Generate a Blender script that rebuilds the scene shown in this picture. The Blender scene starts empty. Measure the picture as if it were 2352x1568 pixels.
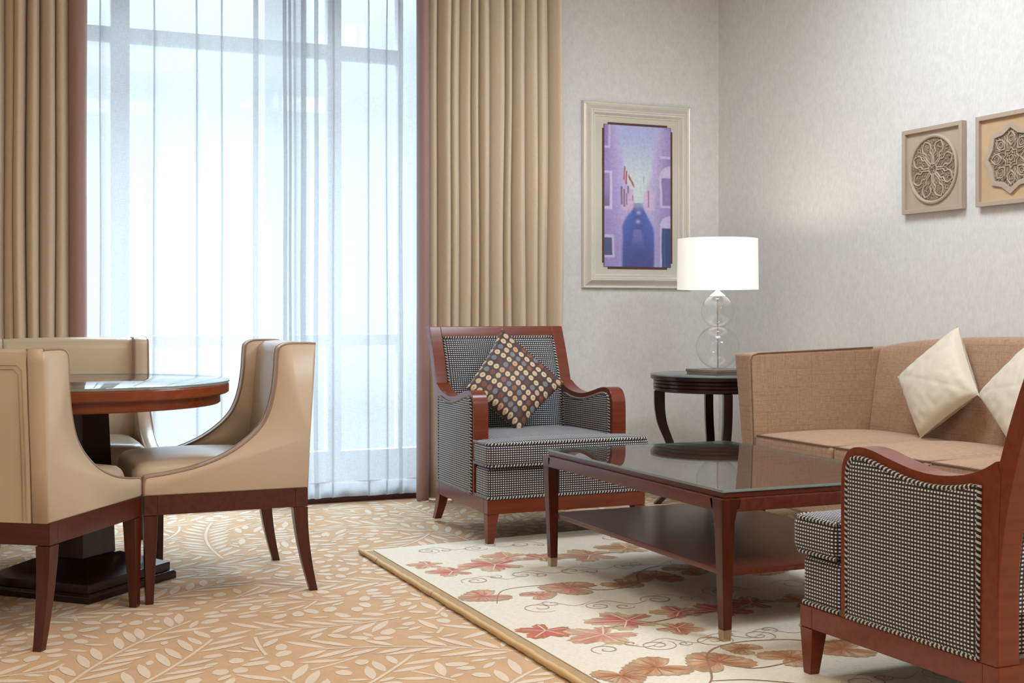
import bpy, bmesh, math, random
from mathutils import Vector, Matrix, noise
PI = math.pi
S = bpy.context.scene
COL = S.collection

# ------------------------------------------------------------------ camera, sky, exposure
cam_d = bpy.data.cameras.new('camera')
cam_d.sensor_width = 36.0
cam_d.lens = 2928.0 / 2352.0 * 36.0
cam_d.shift_y = -68.0 / 2352.0
cam_d.clip_start = 0.05
cam = bpy.data.objects.new('camera', cam_d)
COL.objects.link(cam)
cam.location = (0, 0, 1.0)
cam.rotation_euler = (PI / 2, 0, -math.radians(23.2))
S.camera = cam

S.view_settings.view_transform = 'Standard'
S.view_settings.look = 'None'
S.view_settings.gamma = 1.0
S.view_settings.use_curve_mapping = False
S.view_settings.exposure = 0.0

W = bpy.data.worlds.new('daylight')
S.world = W
W.use_nodes = True
bg = W.node_tree.nodes['Background']
bg.inputs[1].default_value = 1.0
_nt = W.node_tree                      # bright overcast sky: brighter overhead than at the horizon, pale ground below
_tc = _nt.nodes.new('ShaderNodeTexCoord')
_sp = _nt.nodes.new('ShaderNodeSeparateXYZ')
_rp = _nt.nodes.new('ShaderNodeValToRGB')
_nt.links.new(_tc.outputs['Generated'], _sp.inputs[0])
_mp = _nt.nodes.new('ShaderNodeMapRange')
_mp.inputs['From Min'].default_value = -1.0
_nt.links.new(_sp.outputs[2], _mp.inputs[0])
_nt.links.new(_mp.outputs[0], _rp.inputs[0])
_e = _rp.color_ramp.elements
_e[0].position, _e[0].color = 0.47, (0.062, 0.07, 0.075, 1)
_e[1].position, _e[1].color = 0.50, (0.078, 0.088, 0.095, 1)
_x = _e.new(0.60)
_x.color = (0.092, 0.108, 0.12, 1)
_x = _e.new(0.78)
_x.color = (0.74, 0.88, 1.0, 1)
_nt.links.new(_rp.outputs[0], bg.inputs[0])
bg.inputs[1].default_value = 11.5


def area(name, loc, rot, sx, sy, power, color, spread=PI):
    d = bpy.data.lights.new(name, 'AREA')
    d.shape = 'RECTANGLE'
    d.size, d.size_y = sx, sy
    d.energy, d.color, d.spread = power, color, spread
    o = bpy.data.objects.new(name, d)
    COL.objects.link(o)
    o.location, o.rotation_euler = loc, rot
    return o


por = area('window_portal', (1.33, 6.98, 1.5), (-PI / 2, 0, 0), 2.3, 2.95, 1.0, (1, 1, 1))
por.data.cycles.is_portal = True
sun_d = bpy.data.lights.new('sun', 'SUN')
sun_d.energy, sun_d.color, sun_d.angle = 14.0, (0.70, 0.84, 1.0), math.radians(45)
sun = bpy.data.objects.new('sun', sun_d)
COL.objects.link(sun)
sun.rotation_euler = Vector((-0.25, -0.62, -1.0)).to_track_quat('-Z', 'Y').to_euler()
WARM, COOL = (1.0, 0.80, 0.60), (0.83, 0.92, 1.0)
for (x, y, p, c_) in ((-0.9, 0.3, 26, WARM), (1.3, 0.3, 30, WARM), (-0.9, 2.9, 18, WARM), (1.3, 2.9, 16, WARM), (3.0, 1.2, 88, COOL), (2.9, 4.4, 50, COOL)):
    area('ceiling_fill_light', (x, y, 3.07), (0, 0, 0), 0.9, 0.9, p, c_)  # unseen soft fill: warm for the room, cool pair added to brighten the right wall


# ------------------------------------------------------------------ materials
def new_mat(name):
    m = bpy.data.materials.new(name)
    m.use_nodes = True
    nt = m.node_tree
    return m, nt, nt.nodes['Principled BSDF']


def N(nt, t, **kw):
    n = nt.nodes.new(t)
    for k, v in kw.items():
        setattr(n, k, v)
    return n


def L(nt, a, b):
    nt.links.new(a, b)


def math_n(nt, op, a, b=None, c=None):
    n = N(nt, 'ShaderNodeMath', operation=op)
    for i, v in enumerate((a, b, c)):
        if v is None:
            continue
        if isinstance(v, (int, float)):
            n.inputs[i].default_value = v
        else:
            L(nt, v, n.inputs[i])
    return n.outputs[0]


def mixc(nt, f, a, b):
    n = N(nt, 'ShaderNodeMix', data_type='RGBA')
    if isinstance(f, (int, float)):
        n.inputs[0].default_value = f
    else:
        L(nt, f, n.inputs[0])
    for i, v in ((6, a), (7, b)):
        if isinstance(v, tuple):
            n.inputs[i].default_value = (*v, 1)
        else:
            L(nt, v, n.inputs[i])
    return n.outputs[2]


def coords(nt, kind='UV', scale=(1, 1, 1)):
    tc = N(nt, 'ShaderNodeTexCoord')
    mp = N(nt, 'ShaderNodeMapping')
    mp.inputs['Scale'].default_value = scale
    L(nt, tc.outputs[kind], mp.inputs[0])
    return mp.outputs[0]


def noise_n(nt, vec, scale, detail=3, rough=0.5):
    n = N(nt, 'ShaderNodeTexNoise')
    n.inputs['Scale'].default_value = scale
    n.inputs['Detail'].default_value = detail
    n.inputs['Roughness'].default_value = rough
    if vec is not None:
        L(nt, vec, n.inputs['Vector'])
    return n.outputs['Fac']


def ramp(nt, fac, stops, interp='LINEAR'):
    r = N(nt, 'ShaderNodeValToRGB')
    r.color_ramp.interpolation = interp
    el = r.color_ramp.elements
    while len(el) < len(stops):
        el.new(0.5)
    for e, (p, c) in zip(el, stops):
        e.position = p
        e.color = (*c, 1)
    L(nt, fac, r.inputs[0])
    return r.outputs[0]


def bump(nt, p, h, strength=0.3, dist=0.002):
    b = N(nt, 'ShaderNodeBump')
    b.inputs['Strength'].default_value = strength
    b.inputs['Distance'].default_value = dist
    L(nt, h, b.inputs['Height'])
    L(nt, b.outputs[0], p.inputs['Normal'])


def plain(name, c, rough=0.5, metal=0.0, coat=0.0, var=0.06, scale=30):
    m, nt, p = new_mat(name)
    n = noise_n(nt, coords(nt, 'Object'), scale)
    L(nt, mixc(nt, n, tuple(x * (1 - var) for x in c), tuple(min(1, x * (1 + var)) for x in c)), p.inputs['Base Color'])
    p.inputs['Roughness'].default_value = rough
    p.inputs['Metallic'].default_value = metal
    p.inputs['Coat Weight'].default_value = coat
    p.inputs['Coat Roughness'].default_value = 0.08
    return m


def wood(name, c1, c2, rough=0.28, axis='x'):
    m, nt, p = new_mat(name)
    sc = {'x': (2, 30, 30), 'y': (30, 2, 30), 'z': (30, 30, 2)}[axis]
    n = noise_n(nt, coords(nt, 'Object', sc), 1.6, 5, 0.6)
    L(nt, ramp(nt, n, [(0.3, c1), (0.7, c2)]), p.inputs['Base Color'])
    p.inputs['Roughness'].default_value = rough
    p.inputs['Coat Weight'].default_value = 0.18
    p.inputs['Specular IOR Level'].default_value = 0.32
    p.inputs['Coat Roughness'].default_value = 0.12
    return m


def fabric_grid(name):
    m, nt, p = new_mat(name)
    uv = coords(nt, 'UV', (1 / 0.0107, 1 / 0.0097, 1))
    sp = N(nt, 'ShaderNodeSeparateXYZ')
    L(nt, uv, sp.inputs[0])
    fx = math_n(nt, 'FRACT', sp.outputs[0])
    fy = math_n(nt, 'FRACT', sp.outputs[1])
    wx = math_n(nt, 'LESS_THAN', math_n(nt, 'ABSOLUTE', math_n(nt, 'SUBTRACT', fx, 0.5)), 0.28)
    wy = math_n(nt, 'LESS_THAN', math_n(nt, 'ABSOLUTE', math_n(nt, 'SUBTRACT', fy, 0.5)), 0.225)
    white = math_n(nt, 'MULTIPLY', wx, wy)
    brown = math_n(nt, 'MULTIPLY', math_n(nt, 'SUBTRACT', 1.0, wx), wy)
    c = mixc(nt, brown, (0.006, 0.006, 0.008), (0.045, 0.025, 0.014))
    fine = noise_n(nt, coords(nt, 'UV', (300, 900, 1)), 1.0, 2)
    c = mixc(nt, white, c, mixc(nt, fine, (0.52, 0.54, 0.59), (0.78, 0.80, 0.85)))
    L(nt, c, p.inputs['Base Color'])
    p.inputs['Roughness'].default_value = 0.8
    p.inputs['Sheen Weight'].default_value = 0.15
    hx = math_n(nt, 'SINE', math_n(nt, 'MULTIPLY', fx, PI))
    hy = math_n(nt, 'SINE', math_n(nt, 'MULTIPLY', fy, PI))
    bump(nt, p, math_n(nt, 'MULTIPLY', hx, hy), 0.5, 0.002)
    return m


def cord(name):
    m, nt, p = new_mat(name)
    sp = N(nt, 'ShaderNodeSeparateXYZ')
    L(nt, coords(nt, 'UV'), sp.inputs[0])
    d = math_n(nt, 'ADD', math_n(nt, 'MULTIPLY', sp.outputs[0], 70.0), math_n(nt, 'MULTIPLY', sp.outputs[1], 1.0))
    f = math_n(nt, 'FRACT', d)
    w = math_n(nt, 'LESS_THAN', f, 0.42)
    L(nt, mixc(nt, w, (0.012, 0.011, 0.012), (0.50, 0.48, 0.45)), p.inputs['Base Color'])
    p.inputs['Roughness'].default_value = 0.8
    bump(nt, p, math_n(nt, 'SINE', math_n(nt, 'MULTIPLY', f, PI)), 0.6, 0.003)
    return m


def tweed(name, c1, c2, c3):
    m, nt, p = new_mat(name)
    a = noise_n(nt, coords(nt, 'UV', (30, 380, 1)), 1.0, 2)
    b = noise_n(nt, coords(nt, 'UV', (380, 30, 1)), 1.0, 2)
    s = noise_n(nt, coords(nt, 'UV', (170, 1.6, 1)), 1.0, 1)
    t = noise_n(nt, coords(nt, 'UV', (1.6, 170, 1)), 1.0, 1)
    w = math_n(nt, 'MULTIPLY', math_n(nt, 'ADD', a, b), 0.5)
    c = ramp(nt, w, [(0.38, c1), (0.62, c2)])
    st = math_n(nt, 'MAXIMUM', s, t)
    c = mixc(nt, math_n(nt, 'MULTIPLY', math_n(nt, 'GREATER_THAN', st, 0.63), 0.4), c, c3)
    L(nt, c, p.inputs['Base Color'])
    p.inputs['Roughness'].default_value = 0.85
    p.inputs['Sheen Weight'].default_value = 0.2
    bump(nt, p, w, 0.35, 0.001)
    return m


def cloth(name, c, rough=0.75, sheen=0.2, weave=400, k=0.14):
    m, nt, p = new_mat(name)
    a = noise_n(nt, coords(nt, 'UV', (weave, weave * .15, 1)), 1.0, 2)
    b = noise_n(nt, coords(nt, 'UV', (weave * .15, weave, 1)), 1.0, 2)
    w = math_n(nt, 'MULTIPLY', math_n(nt, 'ADD', a, b), 0.5)
    L(nt, ramp(nt, w, [(0.3, tuple(x * (1 - k) for x in c)), (0.7, tuple(min(1, x * (1 + k)) for x in c))]), p.inputs['Base Color'])
    p.inputs['Roughness'].default_value = rough
    p.inputs['Sheen Weight'].default_value = sheen
    bump(nt, p, w, 0.2, 0.0006)
    return m


def leather(name, c, rough=0.31):
    m, nt, p = new_mat(name)
    n = noise_n(nt, coords(nt, 'Object'), 5, 3)
    L(nt, mixc(nt, n, tuple(x * .95 for x in c), tuple(x * 1.05 for x in c)), p.inputs['Base Color'])
    p.inputs['Roughness'].default_value = rough
    v = N(nt, 'ShaderNodeTexVoronoi')
    v.inputs['Scale'].default_value = 500
    L(nt, coords(nt, 'Object'), v.inputs['Vector'])
    bump(nt, p, v.outputs['Distance'], 0.08, 0.001)
    return m


def wallpaper(name):
    m, nt, p = new_mat(name)
    o = coords(nt, 'Object')
    n1 = noise_n(nt, o, 26, 5, 0.65)
    n2 = noise_n(nt, coords(nt, 'Object', (160, 160, 40)), 1.0, 3)
    f = math_n(nt, 'MULTIPLY', math_n(nt, 'ADD', n1, n2), 0.5)
    L(nt, ramp(nt, f, [(0.36, (0.67, 0.665, 0.65)), (0.64, (0.775, 0.77, 0.755))]), p.inputs['Base Color'])
    p.inputs['Roughness'].default_value = 0.55
    bump(nt, p, f, 0.15, 0.001)
    return m


def pile(name, c, var=0.18):
    m, nt, p = new_mat(name)
    o = coords(nt, 'Object')
    n1 = noise_n(nt, o, 420, 2, 0.7)
    n2 = noise_n(nt, o, 9, 3)
    k = math_n(nt, 'ADD', math_n(nt, 'MULTIPLY', n1, 0.7), math_n(nt, 'MULTIPLY', n2, 0.3))
    L(nt, ramp(nt, k, [(0.32, tuple(x * (1 - var) for x in c)), (0.68, tuple(min(1, x * (1 + var)) for x in c))]), p.inputs['Base Color'])
    p.inputs['Roughness'].default_value = 0.95
    p.inputs['Specular IOR Level'].default_value = 0.15
    bump(nt, p, n1, 0.5, 0.004)
    return m


def attr_mat(name, rough=0.9, grain=420, gv=0.15, spec=0.15, bmp=0.4):
    m, nt, p = new_mat(name)
    a = N(nt, 'ShaderNodeAttribute', attribute_name='Col')
    n1 = noise_n(nt, coords(nt, 'Object'), grain, 3, 0.7)
    n2 = noise_n(nt, coords(nt, 'Object', (60, 210, 60)), 1.0, 3, 0.7)
    nn = math_n(nt, 'ADD', math_n(nt, 'MULTIPLY', n1, 0.4), math_n(nt, 'MULTIPLY', n2, 0.6))
    g = ramp(nt, nn, [(0.34, (1 - gv * 1.4, 1 - gv * 1.7, 1 - gv * 2.1)), (0.5, (1.0, 1.0, 1.0)), (0.7, (1 + gv * .5,) * 3)])
    mx = N(nt, 'ShaderNodeMix', data_type='RGBA', blend_type='MULTIPLY')
    mx.inputs[0].default_value = 1
    L(nt, a.outputs['Color'], mx.inputs[6])
    L(nt, g, mx.inputs[7])
    L(nt, mx.outputs[2], p.inputs['Base Color'])
    p.inputs['Roughness'].default_value = rough
    p.inputs['Specular IOR Level'].default_value = spec
    if bmp:
        bump(nt, p, n1, bmp, 0.003)
    return m


def thin_glass(name, tint=(0.97, 0.99, 0.985), refl=0.07, fres=1.5):
    m = bpy.data.materials.new(name)
    m.use_nodes = True
    nt = m.node_tree
    nt.nodes.clear()
    out = N(nt, 'ShaderNodeOutputMaterial')
    tr = N(nt, 'ShaderNodeBsdfTransparent')
    tr.inputs[0].default_value = (*tint, 1)
    gl = N(nt, 'ShaderNodeBsdfGlossy')
    gl.inputs['Roughness'].default_value = 0.01
    fr = N(nt, 'ShaderNodeFresnel')
    ge = N(nt, 'ShaderNodeNewGeometry')
    L(nt, math_n(nt, 'ADD', math_n(nt, 'MULTIPLY', ge.outputs['Backfacing'], 1 / fres - fres), fres), fr.inputs[0])
    mx = N(nt, 'ShaderNodeMixShader')
    L(nt, fr.outputs[0], mx.inputs[0])
    L(nt, tr.outputs[0], mx.inputs[1])
    L(nt, gl.outputs[0], mx.inputs[2])
    L(nt, mx.outputs[0], out.inputs[0])
    return m


def sheer_mat(name, open_=0.42, col=(0.48, 0.50, 0.525)):
    m = bpy.data.materials.new(name)
    m.use_nodes = True
    nt = m.node_tree
    nt.nodes.clear()
    out = N(nt, 'ShaderNodeOutputMaterial')
    tr = N(nt, 'ShaderNodeBsdfTransparent')
    tl = N(nt, 'ShaderNodeBsdfTranslucent')
    tl.inputs[0].default_value = (*col, 1)
    df = N(nt, 'ShaderNodeBsdfDiffuse')
    df.inputs[0].default_value = (0.85, 0.87, 0.9, 1)
    a = noise_n(nt, coords(nt, 'UV', (420, 30, 1)), 1.0, 2)
    b = noise_n(nt, coords(nt, 'UV', (30, 420, 1)), 1.0, 2)
    w = math_n(nt, 'MULTIPLY', math_n(nt, 'ADD', a, b), 0.5)
    op = math_n(nt, 'ADD', math_n(nt, 'MULTIPLY', math_n(nt, 'SUBTRACT', w, 0.5), 0.5), open_)
    m1 = N(nt, 'ShaderNodeMixShader')
    m1.inputs[0].default_value = 0.24
    L(nt, tl.outputs[0], m1.inputs[1])
    L(nt, df.outputs[0], m1.inputs[2])
    m2 = N(nt, 'ShaderNodeMixShader')
    L(nt, op, m2.inputs[0])
    L(nt, m1.outputs[0], m2.inputs[1])
    L(nt, tr.outputs[0], m2.inputs[2])
    L(nt, m2.outputs[0], out.inputs[0])
    return m


def dots_mat(name):
    m, nt, p = new_mat(name)
    uv = coords(nt, 'UV', (1 / 0.0365, 1 / 0.0365, 1))
    sp = N(nt, 'ShaderNodeSeparateXYZ')
    L(nt, uv, sp.inputs[0])
    iy = math_n(nt, 'FLOOR', sp.outputs[1])
    ix = math_n(nt, 'FLOOR', sp.outputs[0])
    fx = math_n(nt, 'SUBTRACT', math_n(nt, 'FRACT', sp.outputs[0]), 0.5)
    fy = math_n(nt, 'SUBTRACT', math_n(nt, 'FRACT', sp.outputs[1]), 0.5)
    r = math_n(nt, 'SQRT', math_n(nt, 'ADD', math_n(nt, 'MULTIPLY', fx, fx), math_n(nt, 'MULTIPLY', fy, fy)))
    cb = N(nt, 'ShaderNodeCombineXYZ')
    L(nt, ix, cb.inputs[0])
    L(nt, iy, cb.inputs[1])
    wn = N(nt, 'ShaderNodeTexWhiteNoise', noise_dimensions='3D')
    L(nt, cb.outputs[0], wn.inputs['Vector'])
    odd = math_n(nt, 'FLOORED_MODULO', math_n(nt, 'ADD', ix, 0.0), 2.0)
    cream = mixc(nt, math_n(nt, 'GREATER_THAN', wn.outputs['Value'], 0.85), (0.66, 0.50, 0.30), (0.58, 0.33, 0.17))
    other = ramp(nt, wn.outputs['Value'], [(0.0, (0.17, 0.18, 0.20)), (0.42, (0.20, 0.055, 0.025)),
                                           (0.62, (0.10, 0.025, 0.018)), (0.72, (0.58, 0.42, 0.25)), (0.86, (0.25, 0.09, 0.045))], 'CONSTANT')
    dotc = mixc(nt, odd, cream, other)
    mid = math_n(nt, 'MULTIPLY', math_n(nt, 'LESS_THAN', r, 0.075), math_n(nt, 'SUBTRACT', 1.0, odd))
    dotc = mixc(nt, mid, dotc, (0.16, 0.07, 0.02))
    c = mixc(nt, math_n(nt, 'LESS_THAN', r, 0.385), (0.042, 0.018, 0.016), dotc)
    fine = noise_n(nt, coords(nt, 'UV'), 160, 3)
    c = mixc(nt, math_n(nt, 'MULTIPLY', fine, 0.3), c, (0.05, 0.03, 0.02))
    L(nt, c, p.inputs['Base Color'])
    p.inputs['Roughness'].default_value = 0.6
    p.inputs['Sheen Weight'].default_value = 0.15
    bump(nt, p, math_n(nt, 'LESS_THAN', r, 0.41), 0.15, 0.001)
    return m


def rope_mat(name):
    m, nt, p = new_mat(name)
    sp = N(nt, 'ShaderNodeSeparateXYZ')
    L(nt, coords(nt, 'UV'), sp.inputs[0])
    f = math_n(nt, 'FRACT', math_n(nt, 'ADD', math_n(nt, 'MULTIPLY', sp.outputs[0], 120.0), sp.outputs[1]))
    big = noise_n(nt, coords(nt, 'UV', (22, 0.2, 1)), 1.0, 2)
    c = mixc(nt, f, (0.50, 0.33, 0.15), (0.66, 0.47, 0.24))
    c = mixc(nt, math_n(nt, 'GREATER_THAN', big, 0.66), c, (0.30, 0.19, 0.10))
    L(nt, c, p.inputs['Base Color'])
    p.inputs['Roughness'].default_value = 0.7
    bump(nt, p, f, 0.4, 0.002)
    return m


def shade_mat(name):
    m, nt, p = new_mat(name)
    n = noise_n(nt, coords(nt, 'Object'), 60)
    L(nt, mixc(nt, n, (0.80, 0.79, 0.74), (0.86, 0.85, 0.80)), p.inputs['Base Color'])
    p.inputs['Roughness'].default_value = 0.8
    p.inputs['Emission Color'].default_value = (1.0, 0.965, 0.88, 1)
    p.inputs['Emission Strength'].default_value = 0.46
    return m


M = {}
M['mahogany'] = wood('mahogany', (0.048, 0.009, 0.004), (0.09, 0.018, 0.007))
M['mahogany_long'] = wood('mahogany_long', (0.075, 0.015, 0.007), (0.135, 0.030, 0.012), axis='y')
M['mahogany_up'] = wood('mahogany_up', (0.046, 0.008, 0.0035), (0.082, 0.016, 0.006), axis='z')
M['cherry_rim'] = wood('cherry_rim', (0.17, 0.034, 0.010), (0.25, 0.056, 0.017))
M['cherry'] = wood('cherry', (0.125, 0.022, 0.0075), (0.18, 0.036, 0.0125))
M['espresso'] = wood('espresso', (0.016, 0.006, 0.0045), (0.030, 0.010, 0.007), axis='z')
M['plinth_wood'] = wood('plinth_wood', (0.05, 0.012, 0.010), (0.08, 0.02, 0.014))
M['grid'] = fabric_grid('black_white_weave')
M['cord'] = cord('black_white_cord')
M['leather'] = leather('cream_leather', (0.53, 0.42, 0.305))
M['leather_piping'] = leather('brown_leather_piping', (0.30, 0.20, 0.15), 0.28)
M['seam'] = plain('leather_seam', (0.36, 0.26, 0.17), 0.5)
M['tweed'] = tweed('tan_tweed', (0.31, 0.18, 0.108), (0.46, 0.285, 0.18), (0.26, 0.13, 0.075))
M['tweed_piping'] = plain('tan_piping', (0.17, 0.095, 0.055), 0.8)
M['cream_cloth'] = cloth('cream_cotton', (0.68, 0.61, 0.48), 0.55, 0.2, 500, 0.05)
M['curtain'] = cloth('tan_curtain', (0.62, 0.50, 0.37), 0.62, 0.25, 350, 0.07)
M['lining'] = cloth('mauve_lining', (0.34, 0.205, 0.18), 0.6, 0.25, 350, 0.08)
M['sheer'] = sheer_mat('white_sheer')
M['hem'] = sheer_mat('white_sheer_hem', 0.26)
M['wall'] = wallpaper('pale_wallpaper')
M['paint'] = plain('white_paint', (0.80, 0.80, 0.78), 0.6, var=0.02)
M['frame_white'] = plain('white_aluminium', (0.62, 0.64, 0.66), 0.4, var=0.03)
M['carpet'] = pile('tan_carpet', (0.56, 0.375, 0.23))
M['carpet_leaf'] = pile('pale_carpet_leaf', (0.68, 0.575, 0.455), 0.12)
M['rug'] = attr_mat('flower_rug')
M['binding'] = pile('tan_binding', (0.44, 0.31, 0.18))
M['rope'] = rope_mat('straw_rope')
M['dots'] = dots_mat('spotted_cushion_cloth')
M['glass'] = thin_glass('clear_glass')
M['bubble'] = thin_glass('blown_glass', (0.985, 0.995, 0.99), fres=1.45)
M['table_glass'] = thin_glass('table_glass', (0.93, 0.97, 0.96), fres=2.6)
M['glass_edge'] = plain('green_glass_edge', (0.20, 0.27, 0.25), 0.1, var=0.02)
M['brass'] = plain('brushed_brass', (0.50, 0.40, 0.27), 0.35, 0.9)
M['steel'] = plain('brushed_steel', (0.60, 0.60, 0.60), 0.2, 1.0)
M['bronze'] = plain('bronze_plate', (0.30, 0.26, 0.21), 0.38, 0.8)
M['shade'] = shade_mat('lamp_shade_fabric')
M['white_enamel'] = plain('white_enamel', (0.80, 0.78, 0.68), 0.3)
M['champagne'] = plain('champagne_leaf', (0.80, 0.765, 0.68), 0.30, 0.35, var=0.05)
M['mat_board'] = plain('cream_mat', (0.62, 0.595, 0.50), 0.8, var=0.02)
M['mat_brown'] = plain('brown_mat', (0.10, 0.045, 0.04), 0.7)
M['canvas'] = attr_mat('painted_canvas', 0.6, 90, 0.08, 0.3, 0.0)
M['stone'] = plain('carved_sandstone', (0.46, 0.355, 0.265), 0.8, var=0.06)
M['stone_frame'] = plain('sandstone_frame', (0.44, 0.35, 0.27), 0.75, var=0.05)
M['stone_warm'] = plain('warm_sandstone', (0.54, 0.38, 0.22), 0.8, var=0.12, scale=9)
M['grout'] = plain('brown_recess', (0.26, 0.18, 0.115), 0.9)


# ------------------------------------------------------------------ mesh helpers
class MB:
    def __init__(self):
        self.v, self.f, self.uv, self.mi, self.c = [], [], [], [], []

    def add(self, vs, fs, uvs=None, mi=0, cols=None):
        o = len(self.v)
        self.v += [tuple(p) for p in vs]
        self.c += list(cols) if cols else [(1, 1, 1)] * len(vs)
        for k, f in enumerate(fs):
            self.f.append([i + o for i in f])
            self.uv.append(uvs[k] if uvs else None)
            self.mi.append(mi)

    def box(self, x0, x1, y0, y1, z0, z1, mi=0):
        self.add([(x0, y0, z0), (x1, y0, z0), (x1, y1, z0), (x0, y1, z0), (x0, y0, z1), (x1, y0, z1), (x1, y1, z1), (x0, y1, z1)],
                 [(0, 3, 2, 1), (4, 5, 6, 7), (0, 1, 5, 4), (1, 2, 6, 5), (2, 3, 7, 6), (3, 0, 4, 7)], mi=mi)

    def prism(self, poly, a, b, axis='x', mi=0, caps=True):
        """poly of 2D points extruded along an axis from a to b."""
        def mk(p, t):
            return {'x': (t, p[0], p[1]), 'y': (p[0], t, p[1]), 'z': (p[0], p[1], t)}[axis]
        n = len(poly)
        vs = [mk(p, a) for p in poly] + [mk(p, b) for p in poly]
        fs = [(i, (i + 1) % n, n + (i + 1) % n, n + i) for i in range(n)]
        if caps:
            fs += [tuple(range(n - 1, -1, -1)), tuple(range(n, 2 * n))]
        self.add(vs, fs, mi=mi)

    def ring(self, outer, inner, a, b, axis='x', mi=0):
        """a frame: the band between two loops of equal length, extruded a..b"""
        def mk(p, t):
            return {'x': (t, p[0], p[1]), 'y': (p[0], t, p[1]), 'z': (p[0], p[1], t)}[axis]
        n = len(outer)
        vs = [mk(p, a) for p in outer] + [mk(p, a) for p in inner] + [mk(p, b) for p in outer] + [mk(p, b) for p in inner]
        fs = []
        for i in range(n):
            j = (i + 1) % n
            fs += [(i, j, n + j, n + i), (2 * n + i, 3 * n + i, 3 * n + j, 2 * n + j),
                   (i, 2 * n + i, 2 * n + j, j), (n + i, n + j, 3 * n + j, 3 * n + i)]
        self.add(vs, fs, mi=mi)

    def loft(self, rings, caps=True, closed=True, mi=0, cols=None):
        n = len(rings[0])
        vs = [p for r in rings for p in r]
        fs = []
        for k in range(len(rings) - 1):
            for i in range(n if closed else n - 1):
                j = (i + 1) % n
                fs.append((k * n + i, k * n + j, (k + 1) * n + j, (k + 1) * n + i))
        if caps:
            fs += [tuple(range(n - 1, -1, -1)), tuple((len(rings) - 1) * n + i for i in range(n))]
        self.add(vs, fs, mi=mi)

    def tube(self, path, r, n=8, closed=False, mi=0, flat=None):
        path = [Vector(p) for p in path]
        m = len(path)
        rings, ln, acc = [], [], 0.0
        up = Vector((0, 0, 1))
        t0 = (path[1] - path[0]).normalized()
        if abs(t0.dot(up)) > 0.9:
            up = Vector((1, 0, 0))
        nrm = (up - t0 * up.dot(t0)).normalized()
        for i in range(m):
            a = path[i - 1] if (i > 0 or closed) else path[i]
            b = path[(i + 1) % m] if (i < m - 1 or closed) else path[i]
            t = (b - a)
            if t.length < 1e-9:
                t = t0.copy()
            t.normalize()
            nrm = nrm - t * nrm.dot(t)
            nrm.normalize()
            bi = t.cross(nrm)
            rr = r[i] if isinstance(r, (list, tuple)) else r
            rings.append([path[i] + (nrm * math.cos(2 * PI * k / n) + bi * math.sin(2 * PI * k / n)) * rr for k in range(n)])
            if i:
                acc += (path[i] - path[i - 1]).length
            ln.append(acc)
        vs = [p for q in rings for p in q]
        fs, us = [], []
        for i in range(m if closed else m - 1):
            j = (i + 1) % m
            l0 = ln[i]
            l1 = ln[j] if j > i else acc + (path[0] - path[-1]).length
            for k in range(n):
                q = (k + 1) % n
                fs.append((i * n + k, i * n + q, j * n + q, j * n + k))
                us.append(((l0, k / n), (l0, (k + 1) / n), (l1, (k + 1) / n), (l1, k / n)))
        if not closed:
            fs.append(tuple(range(n - 1, -1, -1)))
            us.append(None)
            fs.append(tuple((m - 1) * n + k for k in range(n)))
            us.append(None)
        self.add(vs, fs, us, mi)

    def lathe(self, prof, n=48, c=(0, 0), mi=0, cap=True):
        rings = []
        for (r, z) in prof:
            rings.append([(c[0] + r * math.cos(2 * PI * k / n), c[1] + r * math.sin(2 * PI * k / n), z) for k in range(n)])
        self.loft(rings, caps=cap, mi=mi)

    def grid(self, fn, nu, nv, mi=0, colfn=None, uvfn=None):
        vs, cs = [], []
        for i in range(nu + 1):
            for j in range(nv + 1):
                vs.append(fn(i / nu, j / nv))
                cs.append(colfn(i / nu, j / nv) if colfn else (1, 1, 1))
        fs, us = [], []
        for i in range(nu):
            for j in range(nv):
                fs.append((i * (nv + 1) + j, (i + 1) * (nv + 1) + j, (i + 1) * (nv + 1) + j + 1, i * (nv + 1) + j + 1))
                if uvfn:
                    us.append((uvfn(i / nu, j / nv), uvfn((i + 1) / nu, j / nv), uvfn((i + 1) / nu, (j + 1) / nv), uvfn(i / nu, (j + 1) / nv)))
        self.add(vs, fs, us if uvfn else None, mi, cs)

    def build(self, name, mats, parent=None, bevel=0.0, seg=2, sharp=40, smooth=True, fix=True, sub=0, warp=None):
        me = bpy.data.meshes.new(name)
        vs = [warp(p) for p in self.v] if warp else self.v
        bm = bmesh.new()
        bv = [bm.verts.new(p) for p in vs]
        uvl = bm.loops.layers.uv.new('UVMap')
        cl = bm.loops.layers.float_color.new('Col')
        own = bm.faces.layers.int.new('own_uv')
        for f, u, mi in zip(self.f, self.uv, self.mi):
            try:
                bf = bm.faces.new([bv[i] for i in f])
            except ValueError:
                continue
            bf.material_index = mi
            bf.smooth = smooth
            for k, lp in enumerate(bf.loops):
                lp[cl] = (*self.c[f[k]], 1)
            if u:
                for lp, q in zip(bf.loops, u):
                    lp[uvl].uv = q
            bf[own] = 1 if u else 0
        if fix:
            bm.normal_update()
            bmesh.ops.recalc_face_normals(bm, faces=[f for f in bm.faces])
        if bevel > 0:
            bm.normal_update()
            es = [e for e in bm.edges if len(e.link_faces) == 2 and e.calc_face_angle(0) > math.radians(sharp)]
            bmesh.ops.bevel(bm, geom=es, offset=bevel, offset_type='OFFSET', segments=seg, profile=0.6, affect='EDGES', clamp_overlap=True)
            for f in bm.faces:
                f.smooth = smooth
        if sub:
            bmesh.ops.subdivide_edges(bm, edges=bm.edges[:], cuts=sub, use_grid_fill=True)
        bm.normal_update()
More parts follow.
